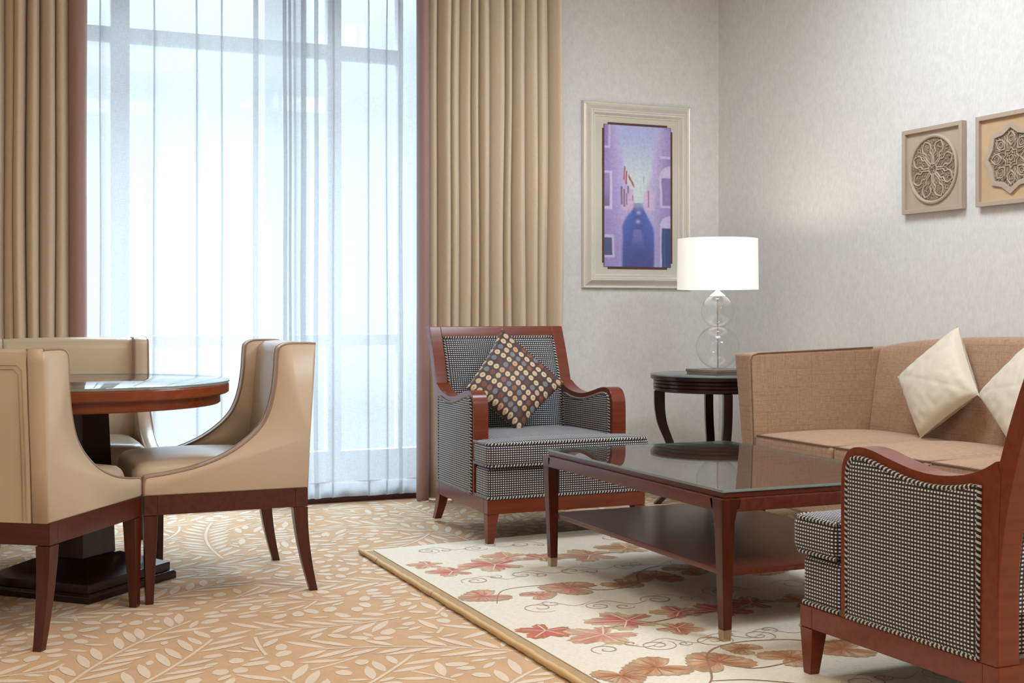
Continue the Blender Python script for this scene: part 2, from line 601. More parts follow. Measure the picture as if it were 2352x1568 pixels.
        for f in bm.faces:
            if f[own]:
                continue
            nx, ny, nz = (abs(c) for c in f.normal)
            for lp in f.loops:
                p = lp.vert.co
                if nx >= ny and nx >= nz:
                    lp[uvl].uv = (p.y, p.z)
                elif ny >= nz:
                    lp[uvl].uv = (p.x, p.z)
                else:
                    lp[uvl].uv = (p.x, p.y)
        bm.to_mesh(me)
        bm.free()
        if smooth:
            me.set_sharp_from_angle(angle=math.radians(50 if bevel else sharp))
        for mm in (mats if isinstance(mats, (list, tuple)) else [mats]):
            me.materials.append(M[mm])
        o = bpy.data.objects.new(name, me)
        COL.objects.link(o)
        if parent:
            o.parent = parent
        if bevel > 0 and smooth:
            w = o.modifiers.new('wn', 'WEIGHTED_NORMAL')
            w.keep_sharp = True
        return o


def tag(o, label=None, cat=None, group=None, kind=None):
    if label:
        o['label'] = label
    if cat:
        o['category'] = cat
    if group:
        o['group'] = group
    if kind:
        o['kind'] = kind
    return o


def thing(name, label, cat, loc=(0, 0, 0), rz=0.0, group=None):
    o = bpy.data.objects.new(name, None)
    COL.objects.link(o)
    o.location = loc
    o.rotation_euler = (0, 0, rz)
    o.empty_display_size = 0.1
    return tag(o, label, cat, group)


def dup(o, parent=None):
    c = o.copy()
    COL.objects.link(c)
    c.parent = parent
    for ch in [x for x in bpy.data.objects if x.parent == o]:
        dup(ch, c)
    return c


def glass_rim(o):
    for f in o.data.polygons:              # the polished edge of a glass top is pale green
        if abs(f.normal.z) < 0.8:
            f.material_index = 1
    return o


def struct(mb, name, mats, **kw):
    return tag(mb.build(name, mats, **kw), kind='structure')


def smooth_poly(pts, n=6, closed=False):
    """Catmull-Rom through 2D or 3D points."""
    P = [Vector(p) for p in pts]
    out = []
    m = len(P)
    for i in range(m if closed else m - 1):
        p0 = P[i - 1] if (i > 0 or closed) else P[i]
        p1, p2 = P[i], P[(i + 1) % m]
        p3 = P[(i + 2) % m] if (i + 2 < m or closed) else P[(i + 1) % m]
        for k in range(n):
            t = k / n
            out.append(0.5 * ((2 * p1) + (p2 - p0) * t + (2 * p0 - 5 * p1 + 4 * p2 - p3) * t * t + (3 * p1 - p0 - 3 * p2 + p3) * t ** 3))
    if not closed:
        out.append(P[-1])
    return out


def inset(poly, d):
    """move a closed 2D loop inwards by d (d may be a function of the index)"""
    P = [Vector((p[0], p[1])) for p in poly]
    n = len(P)
    ar = sum(P[i].x * P[(i + 1) % n].y - P[(i + 1) % n].x * P[i].y for i in range(n))
    s = 1 if ar > 0 else -1
    out = []
    for i in range(n):
        e1 = (P[i] - P[i - 1])
        e2 = (P[(i + 1) % n] - P[i])
        e1 = e1.normalized() if e1.length > 1e-9 else e2.normalized()
        e2 = e2.normalized() if e2.length > 1e-9 else e1
        n1 = Vector((-e1.y, e1.x)) * s
        n2 = Vector((-e2.y, e2.x)) * s
        b = n1 + n2
        if b.length < 1e-6:
            b = n1
        b.normalize()
        k = max(0.45, b.dot(n1))
        dd = d(i) if callable(d) else d
        out.append(P[i] + b * (dd / k))
    return out


def sstep(a, b, x):
    t = max(0.0, min(1.0, (x - a) / (b - a)))
    return t * t * (3 - 2 * t)


def lerp(a, b, t):
    return tuple(x + (y - x) * t for x, y in zip(a, b))


def rbox(mb, x0, x1, y0, y1, z0, z1, r=0.03, crown=0.0, nx=14, ny=14, mi=0):
    """soft upholstered block: rounded box with a crowned top"""
    cx, cy, cz = (x0 + x1) / 2, (y0 + y1) / 2, (z0 + z1) / 2
    hx, hy, hz = (x1 - x0) / 2, (y1 - y0) / 2, (z1 - z0) / 2
    rr = min(r, hx, hy, hz)
    bm = bmesh.new()
    bmesh.ops.create_cube(bm, size=2)
    bmesh.ops.subdivide_edges(bm, edges=bm.edges[:], cuts=nx, use_grid_fill=True)

    def ax(t, h):  # concentrate samples near the rims
        s = math.copysign(1 - (1 - abs(t)) ** 1.6, t)
        return s * h
    vs = []
    for v in bm.verts:
        p = Vector((ax(v.co.x, hx), ax(v.co.y, hy), ax(v.co.z, hz)))
        q = Vector((max(-hx + rr, min(hx - rr, p.x)), max(-hy + rr, min(hy - rr, p.y)), max(-hz + rr, min(hz - rr, p.z))))
        d = p - q
        if d.length > 1e-9:
            p = q + d.normalized() * rr
        fx, fy = 1 - (p.x / hx) ** 2, 1 - (p.y / hy) ** 2
        if p.z > 0:
            p.z += crown * max(0, fx) ** 0.7 * max(0, fy) ** 0.7
        vs.append((p.x + cx, p.y + cy, p.z + cz))
    bm.verts.index_update()
    fs = [[v.index for v in f.verts] for f in bm.faces]
    bm.free()
    mb.add(vs, fs, mi=mi)


# ------------------------------------------------------------------ the room
XL, XR, YB, YW, ZC = -2.6, 4.24, -2.6, 6.68, 3.1
OX0, OX1, OZ0, OZ1 = 0.25, 2.41, 0.03, 2.98      # window opening

# carpet with a leaf pattern
rnd = random.Random(11)
fl = MB()
fl.box(XL, XR, YB, YW, -0.06, 0.0)
occ = set()
CELL = 0.007


def cells(poly):
    xs = [p[0] for p in poly]
    ys = [p[1] for p in poly]
    out = set()
    i0, i1 = int(min(xs) / CELL) - 1, int(max(xs) / CELL) + 1
    j0, j1 = int(min(ys) / CELL) - 1, int(max(ys) / CELL) + 1
    n = len(poly)
    for i in range(i0, i1 + 1):
        for j in range(j0, j1 + 1):
            x, y = (i + 0.5) * CELL, (j + 0.5) * CELL
            ins = False
            k = n - 1
            for q in range(n):
                if (poly[q][1] > y) != (poly[k][1] > y) and x < (poly[k][0] - poly[q][0]) * (y - poly[q][1]) / (poly[k][1] - poly[q][1] + 1e-12) + poly[q][0]:
                    ins = not ins
                k = q
            if ins:
                out.add((i, j))
    return out


zk = [0]


def zc():
    return 0.0005 + (zk[0] % 60) * 0.000008


def try_leaf(poly, free=None):
    cs = cells(poly)
    if not cs:
        return False
    for c in cs:
        if c in occ and (free is None or c not in free):
            return False
    for (i, j) in cs:
        for di in (-1, 0, 1):
            for dj in (-1, 0, 1):
                occ.add((i + di, j + dj))
    x0, x1 = min(p[0] for p in poly), max(p[0] for p in poly)
    y0, y1 = min(p[1] for p in poly), max(p[1] for p in poly)
    if x0 < XL + .02 or x1 > XR - .02 or y1 > YW - 0.2:
        return True
    zk[0] += 1
    fl.add([(p[0], p[1], zc()) for p in poly], [tuple(range(len(poly)))], mi=1)
    return True


def leaf(x, y, a, ln, w, blunt=0.0):
    pts = []
    for t, k in ((0, 0.12), (0.15, 0.62), (0.35, 0.95), (0.55, 1.0), (0.78, 0.75 + .2 * blunt), (1.0, 0.08 + .5 * blunt)):
        pts.append((t * ln, k * w / 2))
    full = pts + [(p[0], -p[1]) for p in reversed(pts)]
    c, s = math.cos(a), math.sin(a)
    return [(x + c * p[0] - s * p[1], y + s * p[0] + c * p[1]) for p in full]


def branch(x, y, a, ln, curl):
    n = int(ln / 0.02)
    px = []
    for i in range(n):
        px.append((x, y, a))
        x += 0.02 * math.cos(a)
        y += 0.02 * math.sin(a)
        a += curl * 0.02
    w = 0.011
    lft = [(p[0] - math.sin(p[2]) * w / 2, p[1] + math.cos(p[2]) * w / 2) for p in px]
    rgt = [(p[0] + math.sin(p[2]) * w / 2, p[1] - math.cos(p[2]) * w / 2) for p in px]
    ok = True
    for i in range(n - 1):
        q = [rgt[i], rgt[i + 1], lft[i + 1], lft[i]]
        cs = cells(q)
        if any(c in occ for c in cs) and i > 3:
            px = px[:i]
            break
        zk[0] += 1
        fl.add([(p[0], p[1], zc()) for p in q], [(0, 1, 2, 3)], mi=1)
    for p in px:
        for dx in (-1, 0, 1):
            for dy in (-1, 0, 1):
                occ.add((int(math.floor(p[0] / CELL)) + dx, int(math.floor(p[1] / CELL)) + dy))
    for i in range(2, len(px), 2):
        for sd in (1, -1):
            X, Y, A = px[i]
            an = A + sd * (0.66 + rnd.uniform(-.08, .08))
            st = 0.018
            l1 = rnd.uniform(0.11, 0.17)
            for sc in (1.0, 0.7, 0.5):
                if try_leaf(leaf(X + st * math.cos(an), Y + st * math.sin(an), an, l1 * sc, 0.029 * (0.75 + .3 * sc))):
                    break


FX0, FX1, FY0, FY1 = -1.7, 3.6, 1.5, 6.45
seeds = []
for i in range(19):
    for j in range(18):
        seeds.append((FX0 + (i + rnd.random()) * (FX1 - FX0) / 19, FY0 + (j + rnd.random()) * (FY1 - FY0) / 18))
rnd.shuffle(seeds)
for (x, y) in seeds:
    if (int(x / CELL), int(y / CELL)) in occ:
        continue
    branch(x, y, rnd.choice((0.5, 2.5, 1.2, 3.8)) + rnd.uniform(-.5, .5), rnd.uniform(0.5, 1.0), rnd.choice((-1, 1)) * rnd.uniform(0.3, 1.6))
for k in range(14000):
    x, y = rnd.uniform(FX0, FX1), rnd.uniform(FY0, FY1)
    try_leaf(leaf(x, y, rnd.uniform(0, 2 * PI), rnd.uniform(0.055, 0.08), rnd.uniform(0.036, 0.046), 0.9))
for k in range(26000):
    x, y = rnd.uniform(FX0, FX1), rnd.uniform(FY0, FY1)
    try_leaf(leaf(x, y, rnd.gauss(0.6, 0.7), rnd.uniform(0.045, 0.10), 0.022, 0.2))
struct(fl, 'floor', ['carpet', 'carpet_leaf'], smooth=False, fix=False)

c = MB()
c.box(XL, XR, YB, YW, ZC, ZC + 0.1)
struct(c, 'ceiling', 'paint')
w = MB()
w.box(XR, XR + 0.12, YB, YW + 0.4, -0.06, ZC)
struct(w, 'wall_right', 'wall')
w = MB()
w.box(XL - 0.12, XL, YB, YW + 0.4, -0.06, ZC)
struct(w, 'wall_left', 'wall')
w = MB()
w.box(XL, XR, YB - 0.12, YB, -0.06, ZC)
struct(w, 'wall_back', 'wall')
w = MB()
T = 0.34
w.box(XL, OX0, YW, YW + T, -0.06, ZC)
w.box(OX1, XR, YW, YW + T, -0.06, ZC)
w.box(OX0, OX1, YW, YW + T, OZ1, ZC)
w.box(OX0, OX1, YW, YW + T, -0.06, OZ0)
struct(w, 'wall_window', 'wall')
b = MB()
b.box(XL, 0.05, YW - 0.015, YW, 0, 0.1)
b.box(2.62, XR, YW - 0.015, YW, 0, 0.1)
struct(b, 'baseboard_window', 'plinth_wood', bevel=0.003)
b = MB()
b.box(XR - 0.015, XR, YB, YW - 0.016, 0, 0.1)
struct(b, 'baseboard_right', 'plinth_wood', bevel=0.003)
b = MB()
b.box(0.05, 2.62, 6.505, YW, 0.0, 0.10)
struct(b, 'trim_1', 'plinth_wood', bevel=0.004)

# window: jambs, two mullions, two transoms, panes
win = thing('window_1', None, None, ((OX0 + OX1) / 2, 6.86, OZ0))
win['kind'] = 'structure'
cxw = (OX0 + OX1) / 2
YF0, YF1 = -0.035, 0.035


def wbar(name, x0, x1, z0, z1, y0=YF0, y1=YF1):
    q = MB()
    q.box(x0 - cxw, x1 - cxw, y0, y1, z0 - OZ0, z1 - OZ0)
    o = q.build(name, 'frame_white', win, bevel=0.005)
    return o


wbar('window_jamb', OX0, 0.355, OZ0, OZ1)
wbar('window_jamb', 2.375, OX1, OZ0, OZ1)
wbar('mullion', 2.229, 2.243, OZ0, OZ1)
wbar('mullion', 0.684, 0.779, OZ0, OZ1)
wbar('mullion', 1.825, 1.904, OZ0, OZ1)
for (a0, a1) in ((0.355, 0.684), (0.779, 1.825), (1.904, 2.229)):
    wbar('bottom_rail', a0, a1, OZ0, 0.235, -0.03, 0.03)
    wbar('transom', a0, a1, 0.814, 0.876, -0.03, 0.03)
    wbar('transom', a0, a1, 2.392, 2.468, -0.03, 0.03)
    wbar('top_rail', a0, a1, 2.90, OZ1, -0.03, 0.03)
    q = MB()
    q.box(a0 - cxw, a1 - cxw, 0.0, 0.006, 0.235 - OZ0, 2.90 - OZ0)
    q.build('window_pane', 'glass', win)


q = MB()                                          # narrow fixed light at the right, without transoms
q.box(2.243 - cxw, 2.375 - cxw, 0.0, 0.006, 0.235 - OZ0, OZ1 - OZ0)
q.build('window_pane', 'glass', win)
wbar('bottom_rail', 2.243, 2.375, OZ0, 0.235, -0.03, 0.03)


# ------------------------------------------------------------------ curtains
def fold_profile(folds, y0, amp, per=12, inv=False, power=0.75):
    """cross-section through a drape: folds is the list of valley x positions"""
    pts = []
    for i in range(len(folds) - 1):
        a, b_ = folds[i], folds[i + 1]
        A = amp * (0.75 + 0.5 * ((i * 37) % 10) / 10) * min(1.0, (b_ - a) / 0.07)
        lean = 0.012 * math.sin(i * 2.3 + 0.5)
        for k in range(per):
            t = k / per
            bulge = abs(math.sin(PI * t)) ** power
            pts.append((a + (b_ - a) * t + lean * math.sin(PI * t), y0 - A * bulge))
    pts.append((folds[-1], y0))
    return pts


def drape(mb, prof, z0, z1, nz=18, sway=0.012, pinch=None, seed=0):
    n = len(prof)
    acc, u = 0, [0]
    for i in range(1, n):
        acc += math.hypot(prof[i][0] - prof[i - 1][0], prof[i][1] - prof[i - 1][1])
        u.append(acc)
    vs, fs, us = [], [], []
    ym = max(p[1] for p in prof)
    for j in range(nz + 1):
        t = j / nz
        z = z0 + (z1 - z0) * t
        for i, (x, y) in enumerate(prof):
            s = noise.noise(Vector((x * 7 + seed, z * 0.9, 3.1 + seed)))
            s2 = noise.noise(Vector((x * 9 - seed, z * 1.3, 7.7)))
            vs.append((x + sway * s, min(ym, y + sway * 0.9 * s2 - 0.002), z))
    for j in range(nz):
        for i in range(n - 1):
            fs.append((j * n + i, j * n + i + 1, (j + 1) * n + i + 1, (j + 1) * n + i))
            zz = [z0 + (z1 - z0) * q / nz for q in (j, j + 1)]
            us.append(((u[i], zz[0]), (u[i + 1], zz[0]), (u[i + 1], zz[1]), (u[i], zz[1])))
    mb.add(vs, fs, us)


def solid(o, t):
    m = o.modifiers.new('thickness', 'SOLIDIFY')
    m.thickness = t
    m.offset = 1
    return o


d1 = thing('drape', 'tan floor-length drape right of the sheer curtains, behind the checked armchair', 'curtain', (2.6, 6.385, 0), 0, 'tan drapes')
q = MB()
fx = [2.262, 2.315, 2.385, 2.445, 2.505, 2.555, 2.615, 2.69, 2.745, 2.83, 2.895, 2.965, 3.05]
drape(q, [(x - 2.6, y) for x, y in fold_profile(fx, 0.055, 0.085)], 0.012, 3.02, seed=2)
solid(q.build('curtain_panel', 'curtain', d1, fix=False, sharp=80), 0.003)
q = MB()
pr = [(2.268, 0.05), (2.258, 0.005), (2.243, -0.03), (2.222, -0.04), (2.203, -0.028), (2.194, 0.0), (2.196, 0.03), (2.21, 0.045)]
pr = [(p.x - 2.6, p.y) for p in smooth_poly(pr, 3)]
drape(q, pr, 0.006, 3.02, sway=0.004, seed=5)
tag(solid(q.build('curtain_lining', 'lining', d1, fix=False, sharp=80), 0.003), 'mauve lining edge')

d2 = thing('drape', 'tan drape at the left edge of the window, behind the cream chairs', 'curtain', (0.1, 6.385, 0), 0, 'tan drapes')
q = MB()
fx = [-0.30, -0.20, -0.12, -0.03, 0.06, 0.13, 0.165, 0.205, 0.265, 0.325, 0.39, 0.462]
drape(q, [(x - 0.1, y) for x, y in fold_profile(fx, 0.055, 0.09)], 0.012, 3.02, seed=9)
solid(q.build('curtain_panel', 'curtain', d2, fix=False, sharp=80), 0.003)
q = MB()
pr = [(0.452, 0.05), (0.456, 0.0), (0.470, -0.03), (0.492, -0.04), (0.515, -0.03), (0.528, 0.0), (0.530, 0.03), (0.515, 0.045)]
pr = [(p.x - 0.1, p.y) for p in smooth_poly(pr, 3)]
drape(q, pr, 0.006, 3.02, sway=0.004, seed=6)
tag(solid(q.build('curtain_lining', 'lining', d2, fix=False, sharp=80), 0.003), 'mauve lining edge')


def sheer(label, x0, x1, pleats, seed, y0):
    """thin curtain; pleats = (x, width): places where the cloth doubles back on itself"""
    t = thing('sheer_curtain', label, 'curtain', ((x0 + x1) / 2, 6.496, 0), 0, 'white sheer curtains')
    cx = (x0 + x1) / 2
    prof = []
    x = x0
    ps = sorted(pleats)
    r = random.Random(seed)
    while x < x1:
        hit = [p for p in ps if x <= p[0] < x + 0.012]
        y = y0 + 0.006 * math.sin(x * 26 + seed) + 0.004 * math.sin(x * 61 + 2 * seed)
        prof.append((x - cx, y))
        if hit:
            wd = hit[0][1]
            prof += [(x + wd * .6 - cx, y - 0.005), (x + wd - cx, y - 0.010), (x + wd * .95 - cx, y - 0.014), (x + wd * .4 - cx, y - 0.011),
                     (x + wd * .1 - cx, y - 0.013), (x + wd * .15 - cx, y - 0.018), (x + wd * .7 - cx, y - 0.016), (x + wd * 1.3 - cx, y - 0.010)]
            x += wd * 1.5
        x += 0.012
    q1, q2 = MB(), MB()
    zb, zh = 0.035, 0.115
    drape(q2, [(a, b_ + 0.010 * math.sin(a * 23 + seed)) for a, b_ in prof], zb, zh, nz=2, sway=0.003, seed=seed)
    drape(q1, [(a, b_) for a, b_ in prof], zh, 3.02, nz=20, sway=0.006, seed=seed)
    p = q1.build('sheer_panel', 'sheer', t, fix=False, sharp=80)
    tag(q2.build('hem', 'hem', p, fix=False, sharp=80), 'doubled hem')
    return t


sheer('white sheer curtain panel beside the left drape, behind the dining chairs', 0.50, 1.62,
      [(0.60, .008), (0.855, .010), (1.06, .012), (1.19, .010), (1.35, .030), (1.50, .022), (1.56, .014)], 3, -0.008)
sheer('white sheer curtain panel beside the right drape, left of the checked armchair', 1.40, 2.24,
      [(1.53, .016), (1.585, .032), (1.655, .024), (1.76, .009), (1.95, .010), (2.05, .009), (2.12, .020)], 8, -0.032)


# ------------------------------------------------------------------ dining chairs
# local: x = across, y = 0 at the front edge growing to the back, z up
def dining_chair():
    t = thing('dining_chair', None, 'chair')
    HW = 0.32
    prof = [(0.0, 0.371), (0.0, 0.415), (0.004, 0.430), (0.016, 0.438), (0.088, 0.447), (0.184, 0.466), (0.28, 0.502), (0.354, 0.549), (0.403, 0.597),
            (0.429, 0.645), (0.446, 0.705), (0.456, 0.774), (0.461, 0.852), (0.469, 0.876), (0.495, 0.888), (0.545, 0.890), (0.60, 0.889)]
    cur = [tuple(p) for p in smooth_poly(prof, 4)]
    rear = [(0.598, 0.85), (0.590, 0.70), (0.580, 0.55), (0.572, 0.371)]
    poly = cur + rear
    for s in (-1, 1):
        q = MB()
        x0, x1 = s * (HW - 0.06), s * HW
        ins = inset(poly, 0.006)
        rings = [[(x0, p[0], p[1]) for p in ins], [(x0 + s * .006, p[0], p[1]) for p in poly],
                 [(x1 - s * .006, p[0], p[1]) for p in poly], [(x1, p[0], p[1]) for p in ins]]
        q.loft(rings)
        side = q.build('side_panel', 'leather', t, sharp=75)
        pip = [p for p in cur[1:]]
        for xx in (x1 - s * 0.003, x0 + s * 0.003):
            q = MB()
            ii = inset(poly, 0.002)[1:len(cur)]
            q.tube([(xx, p[0], p[1]) for p in ii], 0.0042, 6)
            q.build('piping', 'leather_piping', side)
    q = MB()
    rings = []
    bp = [(0.455, 0.371), (0.475, 0.50), (0.488, 0.62), (0.500, 0.75), (0.508, 0.84), (0.515, 0.868), (0.535, 0.884), (0.565, 0.886), (0.592, 0.878),
          (0.599, 0.85), (0.590, 0.70), (0.580, 0.55), (0.572, 0.371)]
    for k in range(9):
        f = -1 + k / 4
        puff = 0.010 * (1 - f * f)
        xx = f * (HW - 0.0605)
        rings.append([(xx, p[0] - (puff if p[0] < 0.53 else -0.0), p[1] + (0.006 * (1 - f * f) if p[1] > 0.86 else 0)) for p in bp])
    q.loft(rings)
    back = q.build('backrest', 'leather', t, sharp=60)
    q = MB()
    for dx in (0.0, 0.012):
        xx = HW - 0.075 - dx
        zz = 0.842 - dx

        def rearu(z):
            return 0.5725 + (z - 0.371) / (0.85 - 0.371) * 0.0265 + 0.0005
        path = [(-xx, rearu(0.375), 0.375), (-xx, rearu(0.6), 0.6), (-xx, rearu(zz - .015), zz - .015), (-xx + .015, rearu(zz), zz), (0, rearu(zz), zz),
                (xx - .015, rearu(zz), zz), (xx, rearu(zz - .015), zz - .015), (xx, rearu(0.6), 0.6), (xx, rearu(0.375), 0.375)]
        q.tube(path, 0.0016, 5)
    q.build('stitched_seam', 'seam', back)
    q = MB()
    rbox(q, -HW + 0.061, HW - 0.061, -0.028, 0.475, 0.372, 0.475, r=0.045, crown=0.022)
    q.build('seat', 'leather', t, sharp=80)
    q = MB()
    y0, y1 = 0.002, 0.570
    q.box(-HW, HW, y0, y0 + 0.045, 0.305, 0.371)
    q.box(-HW, HW, y1 - 0.045, y1, 0.305, 0.371)
    q.box(-HW, -HW + 0.045, y0 + .0451, y1 - .0451, 0.305, 0.371)
    q.box(HW - 0.045, HW, y0 + .0451, y1 - .0451, 0.305, 0.371)
    q.build('seat_rail', 'mahogany', t, bevel=0.002)
    for s in (-1, 1):
        q = MB()
        o = s * HW
        rings = []
        for (z, yi, wi) in ((0.0, 0.008, 0.026), (0.303, 0.002, 0.047)):
            a, b_ = (o - s * 0.003 if z == 0 else o), None
            rings.append([(a, yi, z), (a - s * wi, yi, z), (a - s * wi, yi + wi, z), (a, yi + wi, z)])
        q.loft(rings)
        q.build('leg', 'mahogany_up', t, bevel=0.002)
        q = MB()
        rings = []
        for k in range(9):
            f = k / 8
            z = 0.303 * (1 - f)
            off = 0.042 * f ** 1.8
            wi = 0.052 - 0.024 * f
            y1_ = 0.570 + off - 0.004 * f
            xa = o - s * 0.006 * f
            rings.append([(xa, y1_ - wi, z), (xa - s * (0.047 - 0.02 * f), y1_ - wi, z), (xa - s * (0.047 - 0.02 * f), y1_, z), (xa, y1_, z)])
        q.loft(rings)
        q.build('leg', 'mahogany_up', t, bevel=0.002)
    return t


ch = dining_chair()
G = 'cream leather dining chairs'
spots = [
    # origin = middle of the front edge, heading of the seat front
    ((0.556, 4.80), 180.0, 'cream leather dining chair seen side-on in front of the window, right of the round table'),
    (None, 55.5, 'cream leather dining chair seen from behind, nearest the camera, cut off at the left'),
    ((0.405, 5.20), -90.0, 'cream leather dining chair facing us behind the round table, before the left drape'),
]
for k, (p, hd, lab) in enumerate(spots):
    o = ch if k == 0 else dup(ch)
    h = math.radians(hd)
    f = Vector((math.cos(h), math.sin(h)))          # direction the chair faces (local -y)
    if p is None:
        right = Vector((f.y, -f.x))
        p = Vector((0.552, 4.487)) - right * 0.32
    o.location = (p[0], p[1], 0)
    o.rotation_euler = (0, 0, h + PI / 2)
    tag(o, lab, 'chair', G)

# ------------------------------------------------------------------ round dining table
t = thing('dining_table', 'round mahogany dining table with a glass top and square pedestal, among cream chairs', 'table', (0.385, 4.915, 0))
q = MB()
q.lathe([(0.529, 0.740), (0.535, 0.742), (0.535, 0.747), (0.531, 0.749)], 96)
for i, f in enumerate(q.f):
    pass
glass_rim(q.build('glass_top', ['table_glass', 'glass_edge'], t, sharp=30))
q = MB()
q.lathe([(0.50, 0.700), (0.527, 0.700), (0.533, 0.705), (0.533, 0.733), (0.529, 0.7385)], 96)
q.build('table_top', 'cherry_rim', t, sharp=30)
q = MB()
q.lathe([(0.47, 0.662), (0.497, 0.662), (0.502, 0.666), (0.502, 0.6995)], 96)
q.build('apron', 'cherry_rim', t, sharp=30)


def dia(r, z):
    return [(r, 0, z), (0, r, z), (-r, 0, z), (0, -r, z)]


q = MB()
q.loft([dia(0.125, 0.116), dia(0.118, 0.30), dia(0.100, 0.6615)])
q.build('pedestal', 'espresso', t, bevel=0.003)
q = MB()
q.loft([dia(0.322, 0.0305), dia(0.322, 0.058), dia(0.318, 0.062), dia(0.14, 0.1155)])
q.build('pedestal_foot', 'espresso', t, bevel=0.002)
q = MB()
q.loft([dia(0.345, 0.0), dia(0.345, 0.022), dia(0.335, 0.030)])
q.build('base_plate', 'espresso', t, bevel=0.002)


# ------------------------------------------------------------------ armchairs
# local: x across, y = 0 at the front of the base growing to the back, z up
def armchair():
    t = thing('armchair', None, 'armchair')

    def taper(p):
        k = 1.0 - 0.065 * max(0, min(1, p[1] / 0.75))
        return (p[0] * k, p[1], p[2])
    HW = 0.38
    # arm outline in (y, z): front post, scrolled corner, wave, rear post
    top = [(0.17, 0.186), (0.17, 0.40), (0.171, 0.555), (0.180, 0.600), (0.203, 0.628), (0.240, 0.638), (0.290, 0.634), (0.36, 0.618), (0.44, 0.602), (0.52, 0.598),
           (0.60, 0.608), (0.660, 0.628), (0.700, 0.650)]
    outl = [tuple(p) for p in smooth_poly(top, 4)]
    outl += [(0.714, 0.62), (0.708, 0.50), (0.704, 0.35), (0.704, 0.186)]
    n = len(outl)

    up = inset(outl, 0.027)
    crv = [(p[0], p[1]) for p, o_ in zip(up, outl) if p[0] < 0.640 and p[1] > 0.30 and o_[0] < 0.66]
    z_end = crv[-1][1]
    pad = [(0.197, 0.192)] + [(0.197, 0.30)] + [(max(0.197, p[0]), p[1]) for p in crv] + [(0.655, z_end + 0.006), (0.652, 0.45), (0.650, 0.192)]
    for s in (-1, 1):
        q = MB()
        q.prism(outl, s * (HW - 0.070), s * HW, 'x')
        fr = q.build('arm_frame', 'cherry', t, bevel=0.003, sharp=60, warp=taper)
        b1 = inset(pad, 0.003)
        b2 = inset(pad, 0.010)
        b3 = inset(pad, 0.022)
        for face, o in ((HW, 1), (HW - 0.070, -1)):
            q = MB()
            q.loft([[(s * (face + o * dx), p[0], p[1]) for p in pl] for dx, pl in ((-0.004, pad), (0.001, pad), (0.004, b1), (0.007, b2), (0.009, b3))])
            pn = q.build('arm_panel', 'grid', fr, sharp=70, warp=taper)
            q = MB()
            q.tube([(s * (face + o * 0.003), p[0], p[1]) for p in inset(pad, 0.001)], 0.0062, 7, closed=True)
            q.build('piping', 'cord', fr, warp=taper)

    # back: posts curve backwards, frame around a fabric panel
    def yb(z):                                   # front face of the back frame
        k = max(0, z - 0.30) / 0.61
        return 0.655 + 0.155 * k ** 1.9

    W_, ZB, ZT = HW - 0.002, 0.30, 0.914
    zs = [ZB + (ZT - ZB) * i / 16 for i in range(17)]
    q = MB()
    for s in (-1, 1):
        rings = [[(s * (W_ - 0.062), yb(z), z), (s * W_, yb(z), z), (s * W_, yb(z) + 0.05, z), (s * (W_ - 0.062), yb(z) + 0.05, z)] for z in
                 [0.186 + (ZT - 0.186) * i / 20 for i in range(21)]]
        q.loft(rings)
    rings = []
    for z in (ZT - 0.046, ZT - 0.03, ZT - 0.012, ZT):
        rings.append([(-W_ + 0.0615, yb(z), z), (W_ - 0.0615, yb(z), z), (W_ - 0.0615, yb(z) + 0.048, z), (-W_ + 0.0615, yb(z) + 0.048, z)])
    q.loft(rings)
    fr = q.build('back_frame', 'cherry', t, bevel=0.003, sharp=50, warp=taper)
    q = MB()
    hw = W_ - 0.064

    def front(u, v):
        x = -hw + 2 * hw * u
        z = ZB + (ZT - 0.048 - ZB) * v
        pu = min(1, min(u, 1 - u) * 14) ** 0.5 * min(1, min(v, 1 - v) * 14 + .2) ** 0.5
        return (x, yb(z) + 0.008 - 0.018 * pu, z)

    def rearf(u, v):
        x = -hw + 2 * hw * u
        z = ZB + (ZT - 0.048 - ZB) * v
        return (x, yb(z) + 0.044, z)
    q.grid(front, 24, 20)
    q.grid(rearf, 24, 20)
    q.build('back_panel', 'grid', fr, sharp=80, warp=taper)
    q = MB()
    path = [(-hw + .004, yb(z) - 0.001, z) for z in zs[:-1] if z < ZT - 0.055] + [(-hw + .004, yb(ZT - .053), ZT - 0.053)]
    path += [(x, yb(ZT - .053), ZT - 0.053) for x in (-hw * .5, 0, hw * .5)] + [(hw - .004, yb(ZT - .053), ZT - 0.053)]
    path += [(hw - .004, yb(z) - 0.001, z) for z in reversed(zs) if z < ZT - 0.055]
    q.tube(path, 0.0062, 7)
    q.build('piping', 'cord', fr, warp=taper)
    # seat base, seat cushion
    q = MB()
    rbox(q, -HW + 0.004, HW - 0.004, 0.004, 0.166, 0.187, 0.322, r=0.018)
    rbox(q, -HW + 0.075, HW - 0.075, 0.15, 0.655, 0.187, 0.322, r=0.018)
    q.build('seat_base', 'grid', t, sharp=80, warp=taper)
    q = MB()
    for z in (0.193,):
        q.tube([(-HW + .003, 0.165, z), (-HW + .002, 0.09, z), (-HW + .004, 0.012, z), (-HW + .012, 0.003, z), (-.15, 0.002, z), (.15, 0.002, z), (HW - .012, 0.003, z),
                (HW - .004, 0.012, z), (HW - .002, 0.09, z), (HW - .003, 0.165, z)], 0.006, 7)
    q.build('piping', 'cord', t, warp=taper)
    q = MB()
    rbox(q, -HW + 0.075, HW - 0.075, 0.10, 0.650, 0.327, 0.430, r=0.03, crown=0.02)
    rbox(q, -HW - 0.010, HW + 0.010, -0.030, 0.164, 0.327, 0.430, r=0.028, crown=0.012)
    cu = q.build('seat_cushion', 'grid', t, sharp=80, warp=taper)
